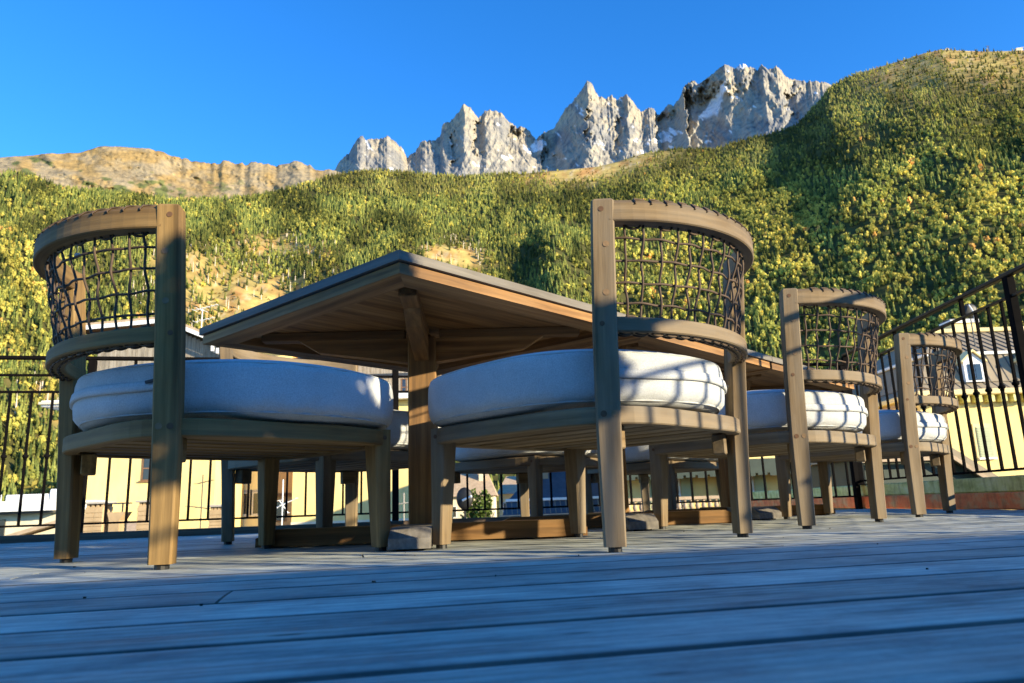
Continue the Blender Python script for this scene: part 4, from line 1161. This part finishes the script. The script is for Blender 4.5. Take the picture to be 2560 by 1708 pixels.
# far roofs in the middle distance
for i, (x0, x1, y, ze, zr, wm, lab) in enumerate([(-8.2, -2.2, 82, 1.3, 4.2, 'pale', "far pale house with a broad beige roof, left of the green bush"), (-2.6, 3.2, 95, 1.6, 3.9, 'cream', "far cream house with a beige roof behind the slate roof"), (2.4, 8.0, 88, 2.3, 5.2, 'ochre', "far ochre house behind the small gable")]):
    h = thing("far_house", lab, "house", ROOFS)
    part(h, "wall", wm, (x0 + .3, x1 - .3, y, y + 8, -9.3, ze))
    mb = MB(); xm0, xm1 = x0 + 1.2, x1 - 1.2
    mb.add([(x0, y - .6, ze), (x1, y - .6, ze), (x1, y + 8.6, ze), (x0, y + 8.6, ze), (xm0, y + 4, zr), (xm1, y + 4, zr)], [(0, 1, 5, 4), (1, 2, 5), (2, 3, 4, 5), (3, 0, 4), (3, 2, 1, 0)]); mb.build("roof", 'tile', h)
    for q in range(3): window(h, x0 + 1.2 + q * (x1 - x0 - 2.4) / 2, ze - 1.6, .9, 1.2, y, 'white', None, None, None, False)
    part(h, "chimney", 'pale', (x1 - 2.0, x1 - 1.3, y + 2, y + 2.7, zr - 1.4, zr + .7))
# slate roofed house
h = thing("slate_house", "house with a dark blue slate roof and white gutter under the centre chair", "house", ROOFS)
part(h, "wall", 'pale', (-.2, 6.2, 35.4, 42, -9.3, -.35))
mb = MB(); mb.add([(-.45, 34.9, .36), (6.6, 34.9, .36), (6.6, 42, .36), (-.45, 42, .36), (2.6, 38.4, 3.4), (5.2, 38.4, 3.4)], [(0, 1, 5, 4), (1, 2, 5), (2, 3, 4, 5), (3, 0, 4), (3, 2, 1, 0)]); mb.build("roof", 'slate', h)
mb = MB(); mb.add([(-.7, 34.2, -.3), (6.8, 34.2, -.3), (6.6, 34.88, .3), (-.5, 34.88, .3), (-.7, 35.3, -.3), (6.8, 35.3, -.3)], [(0, 1, 2, 3), (1, 5, 2), (0, 3, 4), (3, 2, 5, 4)]); mb.build("skirt_roof", 'slate', h)
part(h, "gutter", 'white', (-.55, 6.7, 34.78, 34.9, .3, .42), ch=.02)
for i in range(30): 
    mb = MB(); x = -.5 + i * .245; mb.beam((x, 34.23, -.25), (x - .02, 34.84, .29), .03, .03); mb.build("seam", 'zinc', h)
part(h, "skirt_edge", 'tile', (-.8, 6.9, 34.05, 34.2, -.42, -.28))
part(h, "chimney", 'zinc', (1.05, 1.5, 36.0, 36.5, .5, 3.2)); part(h, "flue", 'white', (.93, 1.03, 35.9, 36.0, .3, 3.0))
# small gable house
h = thing("gable_house", "small yellow gable end with a pale roof edge right of the slate roof", "house", ROOFS)
poly_part(h, "wall", 'yellow', [(3.7, -9.3), (8.6, -9.3), (8.6, .95), (6.15, 2.75), (3.7, .95)], 45, 52)
poly_part(h, "roof", 'tile', [(3.1, .62), (6.15, 2.86), (9.2, .62), (9.2, .92), (6.15, 3.16), (3.1, .92)], 44.4, 52.6)
window(h, 6.1, -.6, .9, 1.2, 45, 'white', 'open', 'white')
# terrace house with balustrade
h = thing("balustrade_house", "yellow house with a stone balustrade seen between the right-hand chair legs", "house", ROOFS)
part(h, "wall", 'yellow', (4.3, 13.6, 31.6, 40, -9.3, 4.6)); part(h, "terrace_slab", 'ochre', (4.2, 13.7, 29.9, 31.6, -.62, -.34)); part(h, "terrace_wall", 'yellow', (4.3, 13.6, 30.2, 31.6, -9.3, -.62))
part(h, "balustrade_rail", 'tile', (4.2, 13.7, 29.92, 30.14, .12, .24)); part(h, "balustrade_plinth", 'tile', (4.2, 13.7, 29.92, 30.14, -.338, -.25))
bl = MB(); bl.tube([(0, 0, -.25), (0, 0, -.2), (0, 0, -.1), (0, 0, .02), (0, 0, .12)], [.05, .085, .1, .05, .06], 8); blm = bl.mesh("stone_baluster", M['tile'], True)
for i in range(38):
    o = bpy.data.objects.new("stone_baluster", blm); COL.objects.link(o); o.parent = h; o.location = (4.35 + i * .245, 30.03, 0)
part(h, "awning", 'green_roof', (4.2, 13.7, 29.7, 31.6, 1.05, 1.6)); 
for i in range(20): part(h, "awning_scallop", 'green_roof', (4.25 + i * .47, 4.62 + i * .47, 29.66, 29.7, .93 + .03 * (i % 2), 1.05))
for x in (6.25, 9.3, 12.2): window(h, x, .35, 1.0, 1.3, 31.6, 'white', 'open', 'white')
poly_part(h, "roof", 'tile', [(3.9, 4.6), (14, 4.6), (14, 4.9), (3.9, 4.9)], 30.9, 41)
# mansard house on the right
h = thing("mansard_house", "yellow house with zinc mansard roof, dormers and shutters behind the right railing", "house", ROOFS)
part(h, "wall", 'yellow', (19.0, 34, 35, 46, -9.3, 4.2)); part(h, "cornice", 'cream', (18.7, 34.3, 34.45, 46.2, 4.42, 4.68), ch=.04); part(h, "frieze", 'tile', (18.95, 34.05, 34.9, 46, 4.2, 4.41))
for i in range(26): part(h, "bracket", 'moss', (19.1 + i * .58, 19.38 + i * .58, 34.55, 34.9, 4.08, 4.41))
def hip(name, mat, x0, x1, y0, y1, z0, ix, iy, z1):
    mb = MB(); mb.add([(x0, y0, z0), (x1, y0, z0), (x1, y1, z0), (x0, y1, z0), (x0 + ix, y0 + iy, z1), (x1 - ix, y0 + iy, z1), (x1 - ix, y1 - iy, z1), (x0 + ix, y1 - iy, z1)],
        [(0, 1, 5, 4), (1, 2, 6, 5), (2, 3, 7, 6), (3, 0, 4, 7), (4, 5, 6, 7), (3, 2, 1, 0)]); return mb.build(name, mat, h)
hip("lower_roof", 'zinc', 18.75, 34.2, 34.5, 46.1, 4.69, .5, .45, 5.05); hip("mansard_roof", 'zinc', 19.2, 33.8, 34.9, 45.7, 5.06, .75, .7, 6.46)
part(h, "roof_band", 'white', (19.85, 33.15, 35.5, 45.1, 6.47, 6.62), ch=.02); hip("upper_roof", 'zinc', 19.95, 33.0, 35.6, 45, 6.63, 1.9, 2.2, 8.05); part(h, "ridge_cap", 'cream', (21.8, 31.2, 37.7, 42.9, 8.06, 8.28), ch=.03)
for i in range(30):
    mb = MB(); x = 20.15 + i * .43
    mb.beam((x + .25, 35.62, 6.66), (max(x - .35, 21.9), 37.78, 8.04), .05, .05); mb.build("seam", 'dark_metal', h)
    mb = MB(); mb.beam((x - .7, 34.92, 5.08), (x - .75, 35.58, 6.44), .04, .04); mb.build("seam", 'dark_metal', h)
    mb = MB(); mb.beam((x - 1.0, 34.52, 4.70), (x - 1.1, 34.94, 5.04), .04, .04); mb.build("seam", 'dark_metal', h)
for xd in (21.7, 24.55, 27.4):
    d_ = part(h, "dormer", 'white', (xd - .47, xd + .47, 34.78, 36.2, 5.06, 6.02))
    poly_part(d_, "dormer_gable", 'white', [(xd - .47, 6.025), (xd + .47, 6.025), (xd, 6.46)], 34.78, 36.2)
    poly_part(d_, "dormer_roof", 'cream', [(xd - .6, 5.97), (xd, 6.5), (xd + .6, 5.97), (xd + .6, 6.06), (xd, 6.6), (xd - .6, 6.06)], 34.66, 36.3)
    part(d_, "dormer_window", 'glassdark', (xd - .3, xd - .03, 34.74, 34.779, 5.14, 5.9), (xd + .03, xd + .3, 34.74, 34.779, 5.14, 5.9))
for xw in (21.72, 25.0, 28.2):
    for zw in (2.25, -1.2): window(h, xw, zw, .62, 1.4, 35, 'white', 'closed', 'white', 'cream')
part(h, "chimney", 'cream', (23.3, 24.6, 38.6, 39.5, 8.28, 8.75)); part(h, "chimney_cap", 'white', (23.2, 24.7, 38.5, 39.6, 8.752, 8.93)); part(h, "chimney_pots", 'slate', (23.2, 24.6, 38.6, 39.5, 8.93, 9.0))
# slate house farther right of centre
h = thing("dark_roof_house", "house with a tall dark slate roof behind the farthest chair", "house", ROOFS)
part(h, "wall", 'cream', (12.8, 18.4, 41, 50, -9.3, 1.9)); mb = MB(); mb.add([(12.4, 40.5, 1.9), (18.9, 40.5, 1.9), (18.9, 50.5, 1.9), (12.4, 50.5, 1.9), (14.4, 44, 7.4), (16.9, 44, 7.4)], [(0, 1, 5, 4), (1, 2, 5), (2, 3, 4, 5), (3, 0, 4), (3, 2, 1, 0)]); mb.build("roof", 'slate', h)
for xd in (14.3, 17.1):
    d_ = part(h, "dormer", 'white', (xd - .5, xd + .5, 41.0, 43, 2.6, 4.0)); poly_part(d_, "dormer_roof", 'cream', [(xd - .7, 4.01), (xd + .7, 4.01), (xd, 4.7)], 40.9, 43.4); part(d_, "dormer_window", 'glassdark', (xd - .3, xd + .3, 40.95, 40.995, 2.8, 3.8))
for xw in (14, 16.2): window(h, xw, .6, .8, 1.3, 41, 'white', 'open', 'white')
# low shed in front
h = thing("green_shed", "low dark green shed with a pale roof edge below the right railing", "shed", ROOFS)
poly_part(h, "wall", 'green_roof', [(9.2, -9.3), (12.5, -9.3), (12.5, .18), (11.35, 1.0), (9.2, 1.0)], 20.1, 24)
poly_part(h, "roof", 'zinc', [(9.0, 1.02), (11.4, 1.02), (13.1, -.2), (13.1, .0), (11.42, 1.22), (9.0, 1.22)], 19.8, 24.3)
poly_part(h, "barge_board", 'tile', [(9.0, .9), (11.38, .9), (13.1, -.34), (13.1, -.22), (11.4, 1.0), (9.0, 1.0)], 19.72, 19.8)
# low white flat-roofed building far left
h = thing("flat_roof_building", "low white flat roofed building at the far left behind the railing", "building", ROOFS)
part(h, "wall", 'pale', (-40, -24.5, 40.6, 50, -9.3, .6)); part(h, "roof_slab", 'white', (-41, -24.2, 39.6, 50.5, .72, 1.25)); part(h, "fascia", 'dark_metal', (-40.9, -24.3, 39.9, 50.4, .6, .72))
part(h, "shopfront", 'glassdark', (-39.5, -27.2, 40.52, 40.6, -2.2, .35))
for i in range(6): part(h, "shop_mullion", 'brown_wood', (-39 + i * 2.2, -38.8 + i * 2.2, 40.46, 40.52, -2.2, .35))
for i, (x, w_, hh) in enumerate([(-38, 1.6, .5), (-34.8, 2.2, .42), (-31.6, 1.5, .55), (-29.0, 2.4, .45), (-26.5, 1.1, .7)]): part(h, "roof_vent", 'white', (x, x + w_, 43, 44.4, 1.25, 1.25 + hh), ch=.06)
h = thing("garden_hut", "small beige hut roof just outside the railing on the far left", "hut", ROOFS)
poly_part(h, "wall", 'pale', [(-19.8, -9.3), (-15.9, -9.3), (-15.9, -.55), (-17.6, .02), (-19.8, -.55)], 30, 33); poly_part(h, "roof", 'tile', [(-20.3, -.6), (-17.6, .1), (-15.4, -.6), (-15.4, -.46), (-17.6, .26), (-20.3, -.46)], 29.6, 33.4)
# flat roof with stone chimneys just below the terrace
h = thing("chimney_roof", "low brown roof carrying stone chimneys below the left chair", "roof", ROOFS)
part(h, "wall", 'ochre', (-15.6, -8.9, 24.2, 28, -9.3, -.75)); part(h, "roof_deck", 'tile', (-15.8, -8.7, 24.0, 28.2, -.745, -.55))
for i, (x0, x1, zt, lab) in enumerate([(-14.12, -13.52, .55, "broad brown stone chimney, leftmost of three below the left chair"), (-12.40, -11.92, .55, "slim pale stone chimney between the left chair legs"), (-10.05, -9.58, .32, "squat stone chimney near the left chair's front legs")]):
    c = thing("stone_chimney", lab, "chimney", "stone chimneys on the low roof")
    part(c, "stack", 'stone', (x0, x1, 24.9, 25.5, -.55, zt), ch=.02)
    part(c, "cap", 'concrete', (x0 - .07, x1 + .07, 24.83, 25.57, zt + .09, zt + .16), ch=.01)
    for q in range(4): part(c, "cap_block", 'stone', (x0 + .02 + q * (x1 - x0 - .12) / 3, x0 + .1 + q * (x1 - x0 - .12) / 3, 24.93, 25.47, zt + .001, zt + .09))
    for q in range(7):
        zz = -.5 + q * (zt + .45) / 7
        for w_ in range(2): part(c, "stone", 'stone', (x0 - .012 + w_ * (x1 - x0) * .5 + .01 * (q % 2), x0 - .012 + (w_ + .93) * (x1 - x0) * .5 + .02, 24.88, 24.9, zz, zz + (zt + .45) / 7 - .02), ch=.006)
c = thing("stone_chimney", "flared stone chimney with a curved metal cowl left of the chair post", "chimney", "stone chimneys on the low roof")
poly_part(c, "stack", 'stone', [(-13.32, -.55), (-12.98, -.55), (-12.98, .1), (-12.82, .36), (-13.4, .36), (-13.32, .1)], 24.9, 25.4); part(c, "cowl", 'dark_metal', (-13.42, -12.85, 24.88, 25.42, .62, .66)); part(c, "cowl_leg", 'dark_metal', (-13.36, -13.32, 25, 25.04, .36, .62), (-12.98, -12.94, 25, 25.04, .36, .62))

# TV aerials
def aerial(name, label, base, hmast, arms, mat='zinc', scale=1.0):
    r = thing(name, label, "aerial", "rooftop aerials", base)
    mb = MB(); mb.tube([(0, 0, 0), (0, 0, hmast)], .025 * scale, 6); mb.build("mast", mat, r)
    for (z, L, tilt, n) in arms:
        b_ = MB(); b_.tube([(-L * .35, 0, z - tilt * .35), (L * .65, 0, z + tilt * .65)], .02 * scale, 5); bo = b_.build("boom", mat, r)
        for k in range(n):
            t = k / max(n - 1, 1); x = lerp(-L * .35, L * .65, t); zz = z + lerp(-tilt * .35, tilt * .65, t); q = .28 * scale * (1.3 - .6 * t)
            e_ = MB(); e_.tube([(x, -q, zz - .05 * q), (x, q, zz + .05 * q)], .012 * scale, 5); e_.build("element", mat, bo)
    return r
aerial("television_aerial", "pale television aerial on the chalet roof at the table's left tip", (-26.1, 61.0, 15.3), 2.0, [(2.05, 1.9, .45, 6), (1.0, 1.5, .35, 4), (1.9, -.7, .25, 2)], 'white', 1.5)
aerial("television_aerial", "tall thin aerial mast against the yellow house between the left chair's legs", (-10.2, 24.6, -.55), 2.0, [(1.75, .5, .1, 4), (.95, -.7, .1, 3)], 'dark_metal', .7)
aerial("television_aerial", "bent white aerial before the ochre annexe", (-7.55, 24.5, -.7), 1.9, [(1.1, .7, .3, 4), (1.1, .3, -.4, 2)], 'white', .8)
aerial("television_aerial", "faint thin aerial beside the nearest table pedestal", (-3.35, 22.5, -1.0), 1.6, [(1.3, .4, .05, 3)], 'concrete', .7)
h = thing("satellite_dish", "dark round satellite dish with a pale arm on the mansard roof", "dish", None, (21.6, 34.2, 6.6))
mb = MB(); mb.ball((0, 0, 1.75), .36, 16, 8, (1, .22, 1)); mb.build("reflector", 'glide', h, True)
mb = MB(); mb.tube([(0, .05, 0), (0, .05, 1.7)], .035, 6); mb.build("mast", 'dark_metal', h); mb = MB(); mb.tube([(-.08, -.12, 2.0), (0, -.3, 1.55), (.03, -.14, 1.15)], .035, 6); mb.build("feed_arm", 'white', h)
h = thing("satellite_dish", "black dish beside the green bush under the centre chair", "dish", None, (-1.42, 20.5, -.9))
mb = MB(); mb.ball((0, 0, 1.25), .3, 16, 8, (.75, .25, 1)); mb.build("reflector", 'glide', h, True); mb = MB(); mb.tube([(0, .05, 0), (0, .05, 1.2)], .03, 6); mb.build("mast", 'glide', h); mb = MB(); mb.tube([(-.05, -.1, 1.2), (.2, -.25, 1.3)], .03, 6); mb.build("feed_arm", 'white', h)

# leafy bush and street trees
def leafy(name, label, base, th, cw, chh, col, n=1500, leaf=.05, group="village trees"):
    root = thing(name, label, "tree" if 'tree' in name else "bush", group, tuple(base))
    tr = MB(); tr.tube([(0, 0, 0), (.02 * th, 0, th * .5), (0, .03 * th, th + chh * .3)], [.09 * cw, .07 * cw, .03 * cw], 7)
    for k in range(5):
        a = k * 1.3; tr.tube([(0, 0, th * .8), (.3 * cw * math.cos(a), .3 * cw * math.sin(a), th + chh * .35), (.45 * cw * math.cos(a), .45 * cw * math.sin(a), th + chh * .55)], [.04 * cw, .025 * cw, .01 * cw], 5)
    tr.build("trunk", 'curb', root)
    r = np.random.default_rng(int(abs(base[0] * 37 + base[1] * 11)))
    cl = r.normal(size=(14, 3)); cl /= np.linalg.norm(cl, axis=1)[:, None]; cl *= r.uniform(.35, .8, (14, 1))
    idx = r.integers(0, 14, n); d = r.normal(size=(n, 3)); d /= np.linalg.norm(d, axis=1)[:, None]
    p = cl[idx] + d * (r.random((n, 1)) ** .4) * .42
    p = p * np.array([cw / 2, cw / 2, chh / 2]) + np.array([0, 0, th + chh / 2])
    a1 = r.normal(size=(n, 3)); a1 /= np.linalg.norm(a1, axis=1)[:, None]; a2 = np.cross(a1, r.normal(size=(n, 3))); a2 /= np.linalg.norm(a2, axis=1)[:, None]
    s = leaf * r.uniform(.6, 1.4, (n, 1))
    V = np.stack([p - a1 * s, p + a2 * s * .6, p + a1 * s, p - a2 * s * .6], 1).reshape(-1, 3)
    Fq = np.arange(4 * n).reshape(n, 4)
    c = np.array(col)[None] * r.uniform(.6, 1.5, (n, 1)); c = np.repeat(c, 4, 0)
    o = raw_mesh("crown", V, Fq, M['foliage'], c); o.parent = root
    return root
leafy("green_bush", "round green bush beyond the railing under the centre chair", (-1.1, 22, -1.3), .3, .95, 1.75, (.10, .14, .03), 1600, .06)
leafy("street_tree", "yellow green tree at the far left above the flat roof", (-32.2, 58, -9.3), 6.5, 5.5, 6.2, (.20, .20, .05), 1700, .32)
leafy("street_tree", "olive tree left of the yellow house behind the railing", (-37.0, 62, -9.3), 6.0, 6, 6.5, (.14, .15, .04), 1700, .34)
leafy("street_tree", "dark green tree tucked against the yellow house corner", (-29.8, 64, -9.3), 7, 4.4, 7.5, (.07, .09, .025), 1500, .3)
leafy("street_tree", "bright yellow tree at the picture's left edge", (-41.5, 66, -9.3), 6, 6, 7.0, (.30, .25, .06), 1500, .34)

# slender pines with pale bare trunks in the clearings
def pale_pine():
    root = empty("pine_tree")
    tr = MB(); tr.tube([(0, 0, -.5), (.1, 0, 6), (0, .1, 13)], [.7, .56, .26], 6); tr.build("trunk", M['bark'], root)
    tv, tf = conifer(777); tv = tv * np.array([12.5, 12.5, 12.5]); tv[:, 2] = tv[:, 2] * .95 + 6.0
    c = np.array([.10, .11, .03]) * rng.uniform(.7, 1.3, (len(tv), 1))
    o = raw_mesh("crown", tv, tf, M['foliage'], c); o.parent = root
    return root
def dead_tree():
    root = empty("dead_tree")
    tr = MB(); tr.tube([(0, 0, -.5), (.15, 0, 6), (0, .1, 14)], [.75, .58, .2], 6)
    tr.build("trunk", M['bark'], root)
    br = MB()
    for k in range(9):
        a = k * 2.4; z = 5 + k * .9; br.tube([(0, 0, z), (1.5 * math.cos(a), 1.5 * math.sin(a), z + .9)], [.10, .04], 4)
    br.build("branches", M['bark'], root)
    return root
pp, dp = pale_pine(), dead_tree(); cnt = [0, 0]
rr2 = np.random.default_rng(5); tries = 0
while sum(cnt) < 290 and tries < 60000:
    tries += 1
    a_ = rr2.uniform(-36, -2); r_ = rr2.uniform(740, 1560); z_ = float(hill_z(a_, r_)); e_ = math.degrees(math.atan2(z_, r_))
    c_ = float(clearing(np.array(a_), np.array(e_)))
    if c_ < .12 or rr2.random() > (.35 + .5 * (c_ < .8)): continue
    k = 0 if rr2.random() < .55 else 1; src = (pp, dp)[k]
    o = src if cnt[k] == 0 else copy_tree(src); cnt[k] += 1
    s = rr2.uniform(.7, 1.25); o.location = (r_ * math.sin(R_(a_)), r_ * math.cos(R_(a_)), z_); o.scale = (s, s, s * rr2.uniform(.9, 1.2)); o.rotation_euler = (0, 0, rr2.random() * 6)
    wh = "far left slope by the railing" if a_ < -28 else "golden clearing left of the table" if a_ < -12 else "golden clearing above the table corner"
    if k == 0: tag(o, "slender pine with a pale trunk on the " + wh, "tree", "pines on the " + wh)
    else: tag(o, "bare pale dead trunk on the " + wh, "tree", "dead trunks on the " + wh)

# cable pylon and hut on the right-hand summit
def on_hill(a_, rr_): return (rr_ * math.sin(R_(a_)), rr_ * math.cos(R_(a_)), float(hill_z(a_, rr_)))
rc = float(r_crest(35.9)); h = thing("cable_pylon", "tiny lattice cable pylon on the right-hand summit", "pylon", None, on_hill(35.95, rc))
for sx in (-1, 1):
    for sy in (-1, 1):
        mb = MB(); mb.tube([(sx * 2.2, sy * 2.2, -1), (sx * .7, sy * .7, 15)], .28, 5); mb.build("leg", 'dark_metal', h)
for k in range(4):
    z0 = k * 3.8; w0, w1 = 2.2 - k * .38, 2.2 - (k + 1) * .38
    mb = MB(); mb.tube([(-w0, -w0, z0), (w1, -w1, z0 + 3.8)], .18, 4); mb.tube([(w0, -w0, z0), (-w1, -w1, z0 + 3.8)], .18, 4); mb.build("bracing", 'dark_metal', h)
mb = MB(); mb.box((0, 0, 15.2), (9, 1, .7)); mb.build("cross_arm", 'dark_metal', h)
rc = float(r_crest(33.57)); h = thing("summit_hut", "tiny pale hut on the right-hand summit", "hut", None, on_hill(33.57, rc - 4))
part(h, "wall", 'pale', (-5, 5, -2.5, 2.5, -1, 3.0)); poly_part(h, "roof", 'zinc', [(-5.8, 2.9), (5.8, 2.9), (0, 5.2)], -3.2, 3.2)
rc = float(r_crest(37.6)); h = thing("cable_station", "tiny pale blue cable station roof at the top right edge", "station", None, on_hill(37.6, rc - 4))
part(h, "wall", 'pale', (-8, 8, -4, 4, -1, 5)); poly_part(h, "roof", 'white', [(-9.5, 4.8), (9.5, 7.5), (9.5, 8.2), (-9.5, 5.5)], -5, 5)
